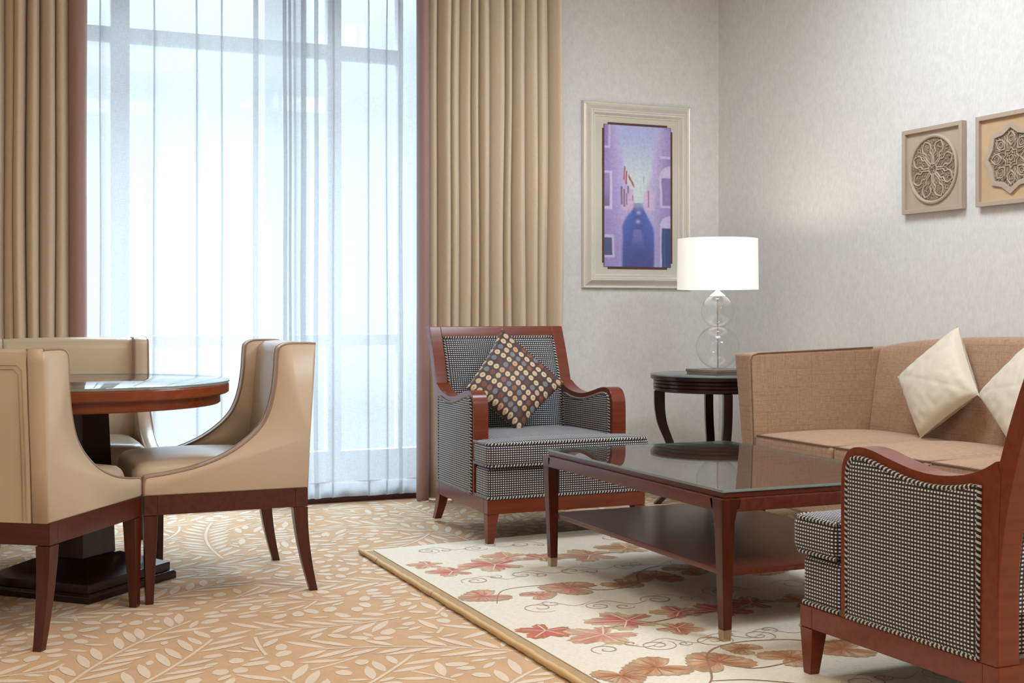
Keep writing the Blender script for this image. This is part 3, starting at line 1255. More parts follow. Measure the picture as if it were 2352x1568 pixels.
    for z in (0.424, 0.333):
        q = MB()
        pth = []
        a, b0, b1, r = HW + 0.004, -0.024, 0.160, 0.03
        for (x, y) in ((-a, b1), (-a, 0.07), (-a, b0 + r), (-a + .3 * r, b0 + .3 * r), (-a + r, b0), (-.2, b0), (0, b0), (.2, b0), (a - r, b0), (a - .3 * r, b0 + .3 * r), (a, b0 + r),
                       (a, 0.07), (a, b1)):
            pth.append((x, y, z))
        q.tube(pth, 0.0058, 7)
        q.build('piping', 'cord', cu, warp=taper)
    # wooden base rails and legs
    q = MB()
    q.box(-HW, HW, 0.0, 0.05, 0.126, 0.186)
    q.box(-HW, HW, 0.66, 0.71, 0.126, 0.186)
    q.box(-HW, -HW + 0.05, 0.0501, 0.6599, 0.126, 0.186)
    q.box(HW - 0.05, HW, 0.0501, 0.6599, 0.126, 0.186)
    q.build('base_rail', 'cherry', t, bevel=0.003, warp=taper)
    for s in (-1, 1):
        q = MB()
        o = s * HW
        q.loft([[(o - s * .004, 0.010, 0), (o - s * .034, 0.010, 0), (o - s * .034, 0.040, 0), (o - s * .004, 0.040, 0)],
                [(o, 0.0, .125), (o - s * .052, 0.0, .125), (o - s * .052, 0.052, .125), (o, 0.052, .125)]])
        q.build('leg', 'cherry', t, bevel=0.002, warp=taper)
        q = MB()
        rings = []
        for k in range(7):
            f = k / 6
            y1 = 0.71 + 0.05 * f ** 1.6
            wi = 0.055 - 0.02 * f
            rings.append([(o, y1 - wi, .125 * (1 - f)), (o - s * (.05 - .015 * f), y1 - wi, .125 * (1 - f)), (o - s * (.05 - .015 * f), y1, .125 * (1 - f)), (o, y1, .125 * (1 - f))])
        q.loft(rings)
        q.build('leg', 'cherry', t, bevel=0.002, warp=taper)
    return t


a1 = armchair()
a1.location = (2.41, 5.0, 0.0145)
tag(a1, 'checked armchair facing us in front of the tan drape, holding the spotted cushion', 'armchair', 'black and white checked armchairs')
a2 = dup(a1)
a2.location = (2.485, 2.905, 0.0145)
a2.rotation_euler = (0, 0, PI)
tag(a2, 'checked armchair at the lower right, seen from its side, cut off by the picture edge', 'armchair', 'black and white checked armchairs')


# ------------------------------------------------------------------ cushions
def pillow(name, label, cat, top, left, bottom, right, T_, mat, group=None, seams=False, seed=0, n=40, pinch=0.05):
    top, left, bottom, right = (Vector(p) for p in (top, left, bottom, right))
    ce = (top + left + bottom + right) / 4
    nrm = (top - bottom).cross(right - left).normalized()
    sd = ((top - left).length + (bottom - right).length + (top - right).length + (bottom - left).length) / 4
    q = MB()

    def pos(s, t, sgn):
        e = pinch
        s2 = s * (1 - e * (1 - t * t))
        t2 = t * (1 - e * (1 - s * s))
        P = top * (1 + s2) * (1 + t2) / 4 + left * (1 - s2) * (1 + t2) / 4 + bottom * (1 - s2) * (1 - t2) / 4 + right * (1 + s2) * (1 - t2) / 4
        h = T_ * (max(0, 1 - s * s) * max(0, 1 - t * t)) ** 0.42
        edge = (1 - max(abs(s), abs(t)))
        wr = noise.noise(Vector((s * 5 + seed, t * 5, sgn * 3.0 + seed))) * 0.008 * min(1, edge * 5) * (1 - .6 * min(1, edge * 2))
        h += wr
        if seams:
            for dgn in (abs(s - t), abs(s + t)):
                h -= 0.0035 * math.exp(-(dgn / 0.035) ** 2)
        return P + nrm * sgn * h - ce
    for sgn in (1, -1):
        q.grid(lambda u, v: pos(2 * u - 1, 2 * v - 1, sgn), n, n, uvfn=lambda u, v: ((u * sd), (v * sd)))
    o = q.build(name, mat, sharp=85)
    o.location = ce
    return tag(o, label, cat, group)


pillow('throw_cushion', 'dark brown cushion with cream, grey and rust spots standing on the armchair', 'cushion',
       (2.387, 5.69, 0.92), (2.125, 5.50, 0.645), (2.345, 5.395, 0.445), (2.630, 5.50, 0.660), 0.062, 'dots', seed=1)
cp = pillow('throw_cushion', 'plain cream cushion fully in view, standing on its corner on the tan sofa', 'cushion',
            (4.03, 4.40, 0.937), (3.95, 4.70, 0.700), (3.885, 4.475, 0.440), (3.965, 4.205, 0.650), 0.08, 'cream_cloth', 'cream sofa cushions', True, 4)
pillow('throw_cushion', 'plain cream cushion cut off by the right picture edge, on the tan sofa', 'cushion',
       (4.03, 3.91, 0.925), (3.94, 4.185, 0.648), (3.845, 3.88, 0.440), (3.94, 3.62, 0.69), 0.08, 'cream_cloth', 'cream sofa cushions', True, 7)

# ------------------------------------------------------------------ sofa
SX, SB = 3.36, 4.215
SY1, SY0 = 5.00, 3.26          # inner faces of the two arms
so = thing('sofa', 'tan tweed three-seat sofa with high square arms along the right wall', 'sofa', (3.8, 4.13, 0))
OFF = Vector((3.8, 4.13, 0))


def shift(p):
    return (p[0] - OFF.x, p[1] - OFF.y, p[2])


for (ya, yb_, s) in ((SY1, SY1 + 0.10, 1), (SY0, SY0 - 0.10, -1)):
    q = MB()
    rings = []
    for (z, dx) in ((0.118, 0.012), (0.30, 0.004), (0.55, -0.006), (0.806, -0.016)):
        fl_ = 0.055 * (z / 0.8) ** 1.5 * s
        rings.append([(SX + dx, ya, z), (SX + dx, yb_ + fl_ - s * 0.02, z), (SB, yb_ + fl_ - s * 0.02, z + (.024 if z > .7 else 0)), (SB, ya, z + (.024 if z > .7 else 0))])
    q.loft(rings)
    arm = q.build('arm', 'tweed', so, bevel=0.016, seg=3, sharp=50, warp=shift)
    q = MB()
    yy = ya + 0.002 * s
    q.tube([(SX + 0.008, yy, 0.13), (SX + 0.004, yy, 0.45), (SX - 0.009, yy, 0.776), (SX - 0.001, yy, 0.797), (SX + 0.03, yy, 0.807), (SX + 0.4, yy, 0.818), (4.05, yy, 0.828)], 0.0035, 6)
    q.build('piping', 'tweed_piping', arm, warp=shift)

q = MB()
rings = []
NB = 28
for k in range(NB + 1):
    f = k / NB
    y = SY0 + 0.004 + (SY1 - SY0 - 0.008) * f
    zt = 0.832 + 0.060 * math.sin(PI * f) ** 0.75
    bx = 0.012 * math.sin(PI * f)
    rings.append([(4.02 - bx, y, 0.36), (4.035 - bx, y, 0.50), (4.062 - bx, y, 0.68), (4.085, y, zt - 0.035), (4.095, y, zt - 0.012), (4.115, y, zt), (4.17, y, zt),
                  (4.20, y, zt - 0.01), (4.213, y, zt - 0.035), (4.213, y, 0.36)])
q.loft(rings)
q.build('backrest', 'tweed', so, sharp=50, warp=shift)
q = MB()
q.box(SX + 0.018, SB - 0.002, SY0 + 0.003, SY1 - 0.003, 0.118, 0.318)
ba = q.build('seat_base', 'tweed', so, bevel=0.012, warp=shift)
q = MB()
q.tube([(SX + 0.017, SY0 + 0.01, 0.124), (SX + 0.017, SY1 - 0.01, 0.124)], 0.004, 6)
q.build('piping', 'tweed_piping', ba, warp=shift)
cw = (SY1 - SY0) / 3
for k in range(3):
    y0, y1 = SY0 + cw * k + 0.004, SY0 + cw * (k + 1) - 0.004
    q = MB()
    rbox(q, SX + 0.004, 4.012, y0, y1, 0.321, 0.432, r=0.022, crown=0.026)
    cu = q.build('seat_cushion', 'tweed', so, sharp=80, warp=shift)
    q = MB()
    q.tube([(3.95, y0 + .003, .427), (SX + .05, y0 + .003, .427), (SX + .02, y0 + .006, .427), (SX + .008, y0 + .022, .428), (SX + .007, (y0 + y1) / 2, .428),
            (SX + .008, y1 - .022, .428), (SX + .02, y1 - .006, .427), (SX + .05, y1 - .003, .427), (3.95, y1 - .003, .427)], 0.0048, 6)
    q.build('piping', 'tweed_piping', cu, warp=shift)
for (x, y) in ((SX + 0.03, SY1 + 0.03), (SX + 0.03, SY0 - 0.09), (SB - 0.09, SY1 + 0.03), (SB - 0.09, SY0 - 0.09)):
    q = MB()
    q.box(x, x + 0.06, y - 0.0, y + 0.06, 0.0145 if x < 3.45 else 0.0, 0.1175)
    q.build('leg', 'espresso', so, bevel=0.003, warp=shift)

# ------------------------------------------------------------------ coffee table
CT = Vector((2.485, 3.875, 0.0145))
ct = thing('coffee_table', 'rectangular mahogany coffee table with a glass top and low shelf on the rug', 'table', CT)
hx, hy = 0.42, 0.64
q = MB()
q.box(-hx + .012, hx - .012, -hy + .012, hy - .012, 0.4455, 0.4535)
glass_rim(q.build('glass_top', ['table_glass', 'glass_edge'], ct, bevel=0.0015))
q = MB()
q.box(-hx + .018, hx - .018, -hy + .018, hy - .018, 0.428, 0.4452)
q.build('table_top', 'mahogany_long', ct, bevel=0.003)
q = MB()
for s in (-1, 1):
    q.box(-hx + 0.05, hx - 0.05, s * hy, s * (hy - 0.03), 0.388, 0.4275)
    q.box(s * hx, s * (hx - 0.03), -hy + 0.05, hy - 0.05, 0.388, 0.4275)
q.build('apron', 'mahogany_long', ct, bevel=0.003)
q = MB()
q.box(-hx + .03, hx - .03, -hy + .03, hy - .03, 0.190, 0.208)
q.build('shelf', 'mahogany_long', ct, bevel=0.004)
for sx in (-1, 1):
    for sy in (-1, 1):
        q = MB()
        rings = []
        for (z, w_, d) in ((0.034, 0.030, 0.014), (0.20, 0.038, 0.008), (0.36, 0.046, 0.002), (0.385, 0.052, 0.001), (0.395, 0.062, 0.0), (0.4275, 0.070, 0.0)):
            X0, Y0 = sx * (hx - d), sy * (hy - d)
            rings.append([(X0, Y0, z), (X0 - sx * w_, Y0, z), (X0 - sx * w_, Y0 - sy * w_ * (.75 if w_ > .05 else 1), z), (X0, Y0 - sy * w_, z)])
        q.loft(rings)
        lg = q.build('leg', 'mahogany_up', ct, bevel=0.003)
        q = MB()
        X0, Y0 = sx * (hx - .014), sy * (hy - .014)
        q.loft([[(X0 - sx * .002, Y0 - sy * .002, 0), (X0 - sx * .028, Y0 - sy * .002, 0), (X0 - sx * .028, Y0 - sy * .028, 0), (X0 - sx * .002, Y0 - sy * .028, 0)],
                [(X0, Y0, .034), (X0 - sx * .030, Y0, .034), (X0 - sx * .030, Y0 - sy * .030, .034), (X0, Y0 - sy * .030, .034)]])
        tag(q.build('ferrule', 'brass', lg, bevel=0.001), 'brass ferrule')

# ------------------------------------------------------------------ side table and lamp
st = thing('side_table', 'round dark wood side table with curved legs, between armchair and sofa', 'table', (3.606, 5.69, 0), math.radians(-23.2))
q = MB()
q.lathe([(0.345, 0.672), (0.350, 0.673), (0.350, 0.677), (0.347, 0.678)], 72)
glass_rim(q.build('glass_top', ['table_glass', 'glass_edge'], st, sharp=30))
q = MB()
q.lathe([(0.30, 0.652), (0.343, 0.652), (0.348, 0.656), (0.348, 0.668), (0.344, 0.6715)], 72)
q.build('table_top', 'espresso', st, sharp=30)
q = MB()
pr = [(0.30, 0.590), (0.325, 0.590), (0.331, 0.594)]
for k in range(3):
    z = 0.597 + k * 0.018
    pr += [(0.334, z), (0.334, z + 0.012), (0.329, z + 0.015)]
pr += [(0.331, 0.6515)]
q.lathe(pr, 72)
q.build('apron', 'espresso', st, sharp=30)
for k in range(4):
    q = MB()
    rings = []
    pts = smooth_poly([(0.305, 0.589, .056), (0.303, 0.50, .054), (0.290, 0.42, .050), (0.255, 0.33, .044), (0.222, 0.24, .040), (0.224, 0.14, .036), (0.262, 0.06, .034), (0.318, 0.0, .034)], 4)
    a = k * PI / 2
    c_, s_ = math.cos(a), math.sin(a)
    for p in pts:
        r, z, w_ = p
        z = max(0.0, z)
        ring = []
        for (dr, dt) in ((w_ / 2, .022), (-w_ / 2, .022), (-w_ / 2, -.022), (w_ / 2, -.022)):
            ring.append((c_ * (r + dr) - s_ * dt, s_ * (r + dr) + c_ * dt, z))
        rings.append(ring)
    q.loft(rings)
    q.build('leg', 'espresso', st, bevel=0.003, sharp=60)

lp = thing('table_lamp', 'lit table lamp with a white drum shade on two clear glass globes', 'lamp', (3.606, 5.69, 0.6785), math.radians(-23.2))
Z0 = 0.6785


def sq(r, z, rot):
    return [(r * math.cos(rot + PI / 2 * k), r * math.sin(rot + PI / 2 * k), z) for k in range(4)]


q = MB()
rot = math.atan2(0.032, -0.163)
q.loft([sq(0.160, 0.0, rot), sq(0.160, 0.010, rot)])
q.loft([sq(0.166, 0.0105, rot), sq(0.166, 0.024, rot)])
q.build('base', 'bronze', lp, bevel=0.0015)


def globe(z, r, name):
    q = MB()
    pr = []
    for k in range(33):
        a = -PI / 2 + 0.10 + (PI - 0.20) * k / 32
        pr.append((r * math.cos(a), z - Z0 + r * math.sin(a)))
    q.lathe(pr, 56, cap=False)
    return q.build(name, 'bubble', lp, sharp=80)


globe(0.8155, 0.1123, 'glass_globe')
globe(1.004, 0.0858, 'glass_globe')
q = MB()
q.lathe([(0.0045, 0.0245), (0.0045, 0.60)], 12)
q.build('stem', 'steel', lp, sharp=40)
q = MB()
q.lathe([(0.040, 1.0795 - Z0), (0.041, 1.084 - Z0), (0.034, 1.090 - Z0), (0.020, 1.102 - Z0), (0.012, 1.108 - Z0), (0.008, 1.118 - Z0), (0.006, 1.13 - Z0)], 32)
q.build('cap', 'white_enamel', lp, sharp=60)
q = MB()
q.lathe([(0.012, 1.14 - Z0), (0.014, 1.18 - Z0), (0.030, 1.21 - Z0), (0.034, 1.24 - Z0), (0.026, 1.27 - Z0), (0.006, 1.285 - Z0)], 24)
q.build('bulb', 'shade', lp, sharp=60)
q = MB()
q.lathe([(0.2105, 1.119 - Z0), (0.2075, 1.378 - Z0)], 72, cap=False)
q.lathe([(0.208, 1.119 - Z0), (0.205, 1.378 - Z0)], 72, cap=False)
q.tube([(0.2095 * math.cos(2 * PI * k / 72), 0.2095 * math.sin(2 * PI * k / 72), 1.119 - Z0) for k in range(72)], 0.002, 5, closed=True)
q.tube([(0.2065 * math.cos(2 * PI * k / 72), 0.2065 * math.sin(2 * PI * k / 72), 1.378 - Z0) for k in range(72)], 0.002, 5, closed=True)
sh = q.build('lamp_shade', 'shade', lp, sharp=60, fix=False)
q = MB()
for k in range(3):
    a = 2 * PI * k / 3
    q.tube([(0.0, 0.0, 1.292 - Z0), (0.206 * math.cos(a), 0.206 * math.sin(a), 1.372 - Z0)], 0.0015, 5)
q.build('shade_spider', 'steel', sh)
ld = bpy.data.lights.new('lamp_bulb_light', 'POINT')
ld.energy, ld.color, ld.shadow_soft_size = 4.0, (1.0, 0.88, 0.70), 0.045
lo = bpy.data.objects.new('lamp_bulb_light', ld)
COL.objects.link(lo)
lo.location = (3.606, 5.69, 1.335)

# ------------------------------------------------------------------ picture on the window wall
PX0, PX1, PZ0, PZ1 = 3.303, 4.028, 1.139, 2.232
pc = thing('framed_picture', 'tall framed painting of a blue and lilac canal street on the wall behind the lamp', 'picture', ((PX0 + PX1) / 2, YW, (PZ0 + PZ1) / 2))
pcx, pcz = (PX0 + PX1) / 2, (PZ0 + PZ1) / 2
hw, hh = (PX1 - PX0) / 2, (PZ1 - PZ0) / 2
q = MB()
prof = [(0.0, -0.001), (0.0, -0.020), (0.005, -0.024), (0.010, -0.022), (0.013, -0.016), (0.018, -0.018), (0.034, -0.032), (0.048, -0.042), (0.053, -0.042), (0.056, -0.036),
        (0.060, -0.040), (0.066, -0.038), (0.076, -0.026), (0.080, -0.018), (0.084, -0.018), (0.088, -0.010), (0.088, -0.001)]
prof = [(a * 0.98, b_) for a, b_ in prof]
rings = []
for (d, y) in prof:
    rings.append([(-hw + d, y, -hh + d), (hw - d, y, -hh + d), (hw - d, y, hh - d), (-hw + d, y, hh - d)])
q.loft(rings, caps=False)
q.build('picture_frame', 'champagne', pc, sharp=28)
q = MB()
q.box(-hw + .082, hw - .082, -0.010, -0.004, -hh + .082, hh - .082)
q.build('mat', 'mat_board', pc)
ix0, ix1, iz0, iz1 = 3.448 - pcx, 3.893 - pcx, 1.267 - pcz, 2.102 - pcz
q = MB()
e = 0.014
q.box(ix0 + .022, ix1 - .022, -0.0125, -0.0102, iz0 - e, iz1 + e)
q.box(ix0 - e, ix0 + .0215, -0.0125, -0.0102, iz0 + .022, iz1 - .022)
q.box(ix1 - .0215, ix1 + e, -0.0125, -0.0102, iz0 + .022, iz1 - .022)
q.box(ix0 - .004, ix0 + .0215, -0.0125, -0.0102, iz0 - .002, iz0 + .0215)
q.box(ix1 - .0215, ix1 + .004, -0.0125, -0.0102, iz0 - .002, iz0 + .0215)
q.box(ix0 - .004, ix0 + .0215, -0.0125, -0.0102, iz1 - .0215, iz1 + .002)
q.box(ix1 - .0215, ix1 + .004, -0.0125, -0.0102, iz1 - .0215, iz1 + .002)
q.build('mat_border', 'mat_brown', pc)


def srgb(r, g, b_):
    return tuple(((x / 255) / 12.92 if x / 255 < 0.04045 else ((x / 255 + 0.055) / 1.055) ** 2.4) for x in (r, g, b_))


def paint(u, v):
    """u to the right, v downwards: a lilac street falling away to a blue canal"""
    wob = 0.012 * noise.noise(Vector((u * 6, v * 9, 1)))
    u += wob
    sky = lerp(srgb(180, 185, 238), srgb(206, 222, 228), sstep(0.02, 0.42, v))
    # sky gap narrows downwards
    lx = 0.20 + 0.10 * sstep(0, 0.3, v) + 0.15 * sstep(0.30, 0.55, v)
    rx = 0.80 - 0.10 * sstep(0, 0.3, v) - 0.12 * sstep(0.30, 0.55, v)
    bl = lerp(srgb(158, 140, 208), srgb(190, 180, 232), sstep(0, lx, u))
    br = lerp(srgb(150, 138, 200), srgb(192, 182, 230), sstep(1, rx, u))
    bl = lerp(bl, srgb(150, 145, 205), 0.5 * sstep(0.55, 1, v))
    c_ = sky
    c_ = lerp(c_, bl, 1 - sstep(lx - 0.05, lx + 0.03, u))
    c_ = lerp(c_, br, sstep(rx - 0.03, rx + 0.05, u))
    # pink walls in the distance
    if 0.42 < v < 0.60:
        k = sstep(0.42, 0.5, v)
        c_ = lerp(c_, srgb(216, 180, 214), k * (1 - sstep(0.42, 0.46, u)) * sstep(0.2, 0.3, u) * .8)
        c_ = lerp(c_, srgb(214, 186, 222), k * sstep(0.57, 0.62, u) * (1 - sstep(0.72, 0.8, u)) * .8)
    # canal
    if v > 0.545:
        k = sstep(0.545, 0.62, v)
        a = 0.43 - 0.17 * sstep(0.55, 0.72, v)
        b2 = 0.58 + 0.17 * sstep(0.55, 0.75, v)
        inc = sstep(a - 0.02, a + 0.03, u) * (1 - sstep(b2 - 0.03, b2 + 0.02, u))
        can = lerp(srgb(70, 105, 200), srgb(66, 72, 150), sstep(0.6, 1, v))
        ctr = math.exp(-((u - 0.5) / 0.12) ** 2)
        can = lerp(can, srgb(60, 66, 140), ctr * 0.6)
        c_ = lerp(c_, can, inc * (0.6 + 0.4 * k))
        for (uu, vv) in ((0.505, 0.615), (0.505, 0.678)):
            c_ = lerp(c_, srgb(170, 180, 240), math.exp(-((u - uu) / 0.03) ** 2 - ((v - vv) / 0.012) ** 2))
        if v > 0.735:
            hw_ = 0.06 + 0.35 * (v - 0.735)
            c_ = lerp(c_, srgb(110, 118, 196), (1 - sstep(hw_ - .02, hw_ + .02, abs(u - 0.5))) * (1 - sstep(0.735, 0.9, v)))

    def rect(c0, col, u0, u1, v0, v1, s_=0.008, k=1.0):
        f = sstep(u0 - s_, u0 + s_, u) * (1 - sstep(u1 - s_, u1 + s_, u)) * sstep(v0 - s_ / 2, v0 + s_ / 2, v) * (1 - sstep(v1 - s_ / 2, v1 + s_ / 2, v))
        return lerp(c0, col, f * k)
    red, dk, lt = srgb(170, 40, 55), srgb(84, 62, 120), srgb(206, 196, 236)
    c_ = rect(c_, red, 0.285, 0.305, 0.29, 0.385)
    c_ = rect(c_, red, 0.318, 0.340, 0.32, 0.415)
    for k in range(6):
        c_ = rect(c_, red, 0.36 + k * .013, 0.376 + k * .013, 0.345 + k * .013, 0.372 + k * .013)
    for (a, b2, c2, d2_) in ((.25, .275, .43, .56), (.29, .31, .45, .575), (.325, .34, .48, .56), (.342, .362, .425, .48), (.655, .67, .455, .575), (.585, .593, .35, .40), (.415, .43, .49, .53)):
        c_ = rect(c_, dk, a, b2, c2, d2_, 0.006, 0.85)
    # windows on the left
    c_ = rect(c_, lt, -0.1, 0.085, -.1, 0.165)
    c_ = rect(c_, srgb(150, 128, 200), -0.1, 0.055, -.1, 0.150)
    c_ = rect(c_, lt, -0.1, 0.115, 0.325, 0.595)
    c_ = rect(c_, lerp(srgb(150, 136, 196), srgb(112, 104, 150), sstep(.4, .58, v)), -0.1, 0.075, 0.34, 0.575)
    c_ = rect(c_, lt, -0.1, 0.145, 0.775, 0.935)
    c_ = rect(c_, srgb(72, 78, 128), -0.1, 0.115, 0.795, 0.92)
    # right side: arched openings
    for (v0, v1, col) in ((0.275, 0.575, srgb(140, 122, 178)), (0.635, 1.1, srgb(44, 62, 130))):
        ar = v0 + 0.075 - 0.075 * math.sqrt(max(0, 1 - ((u - 1.0) / 0.165) ** 2)) if u > 0.835 else 9
        if u > 0.835 and v > ar and v < v1:
            c_ = lerp(c_, lt, 0.9)
        c_ = rect(c_, col, 0.868, 1.1, v0 + 0.085, v1 - 0.015)
    c_ = rect(c_, srgb(60, 110, 150), 0.905, 0.925, 0.73, 1.1, 0.01, .6)
    c_ = rect(c_, srgb(176, 160, 214), 0.88, 1.1, 0.03, 0.20, 0.02, .5)
    c_ = rect(c_, lt, 0.84, 1.1, 0.205, 0.222)
    g = 1 + 0.10 * noise.noise(Vector((u * 24, v * 60, 5))) + 0.05 * noise.noise(Vector((u * 60, v * 30, 9)))
    return tuple(max(0, 0.93 * x * g + 0.05) for x in c_)


q = MB()
NPU, NPV = 90, 168
q.grid(lambda u, v: (ix0 + (ix1 - ix0) * u, -0.0135, iz1 + (iz0 - iz1) * v), NPU, NPV, colfn=paint)
q.box(ix0, ix1, -0.0134, -0.0126, iz0, iz1)
q.build('painting', 'canvas', pc, fix=False)


# ------------------------------------------------------------------ carved plaques on the right wall
# local: x out of the wall, (y, z) in the plane of the plaque; every height is along -x
def plaque_base(name, label, yc, zc, field):
    t = thing(name, label, 'wall plaque', (XR, yc, zc), 0, 'carved stone plaques')
    H = 0.204
    o = [(-H, -H), (H, -H), (H, H), (-H, H)]
    i = [(-H + .021, -H + .021), (H - .021, -H + .021), (H - .021, H - .021), (-H + .021, H - .021)]
    q = MB()
    q.ring(o, i, -0.002, -0.030, 'x')
    q.build('plaque_frame', 'stone_frame', t, bevel=0.002)
    q = MB()
    q.box(-0.014, -0.003, -H + .0205, H - .0205, -H + .0205, H - .0205)
    f = q.build('plaque_field', field, t)
    return t, f


def ribbon(mb, pts, r, x, closed=False):
    mb.tube([(x, p[0], p[1]) for p in pts], r, 6, closed=closed)


def circ(r, n=64):
    return [(r * math.cos(2 * PI * k / n), r * math.sin(2 * PI * k / n)) for k in range(n)]


def rotp(pts, a):
    c_, s_ = math.cos(a), math.sin(a)
    return [(c_ * p[0] - s_ * p[1], s_ * p[0] + c_ * p[1]) for p in pts]


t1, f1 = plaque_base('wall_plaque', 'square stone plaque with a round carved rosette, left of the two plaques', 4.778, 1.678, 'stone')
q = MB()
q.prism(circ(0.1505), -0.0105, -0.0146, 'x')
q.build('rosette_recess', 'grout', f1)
q = MB()
q.tube([(-0.017, p[0], p[1]) for p in circ(0.158, 72)], 0.0085, 8, closed=True)
q.build('rosette_ring', 'stone', f1)
q = MB()
XR_ = -0.017
for k in range(8):
    a = PI / 8 + k * PI / 4
    pet = smooth_poly([(0.026, 0.004), (0.045, 0.013), (0.064, 0.021), (0.079, 0.016), (0.088, 0.018), (0.104, 0.029), (0.124, 0.024), (0.139, 0.006), (0.1425, 0.0)], 3)
    pet = [(p.x, p.y) for p in pet]
    full = pet + [(p[0], -p[1]) for p in reversed(pet[:-1])]
    ribbon(q, rotp(full, a), 0.0040, XR_, True)
    ribbon(q, rotp([(0.046, 0), (0.062, 0.010), (0.078, 0.0), (0.062, -0.010)], a), 0.0022, XR_, True)
    for (cx_, cy_) in ((0.095, 0), (0.108, 0.010), (0.108, -0.010), (0.122, 0), (0.108, 0)):
        ribbon(q, rotp([(cx_ - .006, cy_), (cx_, cy_ + .005), (cx_ + .006, cy_), (cx_, cy_ - .005)], a), 0.0018, XR_, True)
    a2_ = a + PI / 8
    ribbon(q, rotp([(0.120, 0), (0.132, 0.010), (0.144, 0), (0.132, -0.010)], a2_), 0.0026, XR_, True)
    ribbon(q, rotp([(0.020, 0), (0.05, 0.008), (0.09, 0.003), (0.118, 0.022)], a2_), 0.0024, XR_)
    ribbon(q, rotp([(0.020, 0), (0.05, -0.008), (0.09, -0.003), (0.118, -0.022)], a2_), 0.0024, XR_)
    ribbon(q, rotp([(0.100, 0), (0.110, 0.006), (0.116, 0), (0.110, -0.006)], a2_), 0.002, XR_, True)
    ribbon(q, rotp([(0.006, 0), (0.013, 0.005), (0.020, 0), (0.013, -0.005)], a2_), 0.0024, XR_, True)
    ribbon(q, rotp([(0.130, 0.020), (0.140, 0.034), (0.128, 0.036)], a2_), 0.002, XR_)
    ribbon(q, rotp([(0.130, -0.020), (0.140, -0.034), (0.128, -0.036)], a2_), 0.002, XR_)
q.build('rosette_carving', 'stone', f1)

t2, f2 = plaque_base('wall_plaque', 'square stone plaque with a carved eight-pointed star, cut off at right', 4.284, 1.678, 'stone_warm')


def star(r1, r2, n=8, off=PI / 2):
    out = []
    for k in range(2 * n):
        r = r1 if k % 2 == 0 else r2
        a = off + PI * k / n
        out.append((r * math.cos(a), r * math.sin(a)))
    return out


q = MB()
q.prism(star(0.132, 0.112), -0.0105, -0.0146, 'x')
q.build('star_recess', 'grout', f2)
q = MB()
q.ring(star(0.160, 0.136), star(0.133, 0.113), -0.013, -0.024, 'x')
q.build('star_border', 'stone_frame', f2, bevel=0.0015)
q = MB()
for k in range(8):
    a = PI / 2 + k * PI / 4
    ht = smooth_poly([(0.056, 0.0), (0.074, 0.018), (0.094, 0.021), (0.106, 0.012), (0.118, 0.0)], 4)
    ht = [(p.x, p.y) for p in ht]
    ribbon(q, rotp(ht + [(p[0], -p[1]) for p in reversed(ht[1:-1])], a), 0.0036, XR_, True)
    for s in (1, -1):
        sp_ = [(0.072, 0), (0.078, s * .010), (0.092, s * .012), (0.098, s * .005), (0.092, s * .003)]
        ribbon(q, rotp([(p.x, p.y) for p in smooth_poly(sp_, 3)], a), 0.0022, XR_)
    a2_ = a + PI / 8
    ribbon(q, rotp([(0.046, 0), (0.080, 0.006), (0.108, 0.0), (0.080, -0.006)], a2_), 0.0028, XR_, True)
    ribbon(q, rotp([(0.092, 0.016), (0.108, 0.010), (0.104, 0.026), (0.116, 0.034)], a2_), 0.002, XR_)
    ribbon(q, rotp([(0.092, -0.016), (0.108, -0.010), (0.104, -0.026), (0.116, -0.034)], a2_), 0.002, XR_)
    ribbon(q, rotp([(0.122, 0), (0.126, 0.004), (0.130, 0), (0.126, -0.004)], a), 0.0018, XR_, True)
ribbon(q, star(0.046, 0.034), 0.003, XR_, True)
ribbon(q, star(0.030, 0.021), 0.0026, XR_, True)
ribbon(q, circ(0.012, 16), 0.0022, XR_, True)
q.build('star_carving', 'stone', f2)

# ------------------------------------------------------------------ flowered rug
RX0, RX1, RY0, RY1 = 1.553, 3.62, 2.05, 5.085
RZ = 0.014
rg = thing('rug', 'cream rug with red and rust leaves and a straw rope edge, beneath the coffee table', 'rug', ((RX0 + RX1) / 2, (RY0 + RY1) / 2, 0))
ro = Vector(((RX0 + RX1) / 2, (RY0 + RY1) / 2, 0))
CREAM = (0.72, 0.68, 0.575)
q = MB()
q.add([(RX0, RY0, 0), (RX1, RY0, 0), (RX1, RY1 + .17, 0), (RX0, RY1, 0), (RX0, RY0, RZ), (RX1, RY0, RZ), (RX1, RY1 + .17, RZ), (RX0, RY1, RZ)],
      [(4, 5, 6, 7), (0, 1, 5, 4), (1, 2, 6, 5), (2, 3, 7, 6), (3, 0, 4, 7), (0, 3, 2, 1)], cols=[CREAM] * 8)
rr = random.Random(4)
ZL = RZ + 0.0005
lay = [0]


def z_lay():
    lay[0] += 1
    return ZL + (lay[0] % 40) * 0.00001


def stroke(pts, w_, col):
    pts = [Vector((p[0], p[1])) for p in pts]
    n = len(pts)
    z = z_lay() + 0.0005
    vs = []
    for i in range(n):
        t_ = (pts[min(n - 1, i + 1)] - pts[max(0, i - 1)])
        t_ = t_.normalized() if t_.length > 1e-9 else Vector((1, 0))
        nn = Vector((-t_.y, t_.x))
        k = w_ / 2 * (0.4 + 0.6 * math.sin(PI * (i + 0.5) / n))
        vs += [(pts[i].x + nn.x * k, pts[i].y + nn.y * k, z), (pts[i].x - nn.x * k, pts[i].y - nn.y * k, z)]
    q.add(vs, [(2 * i, 2 * i + 1, 2 * i + 3, 2 * i + 2) for i in range(n - 1)], cols=[col] * len(vs))


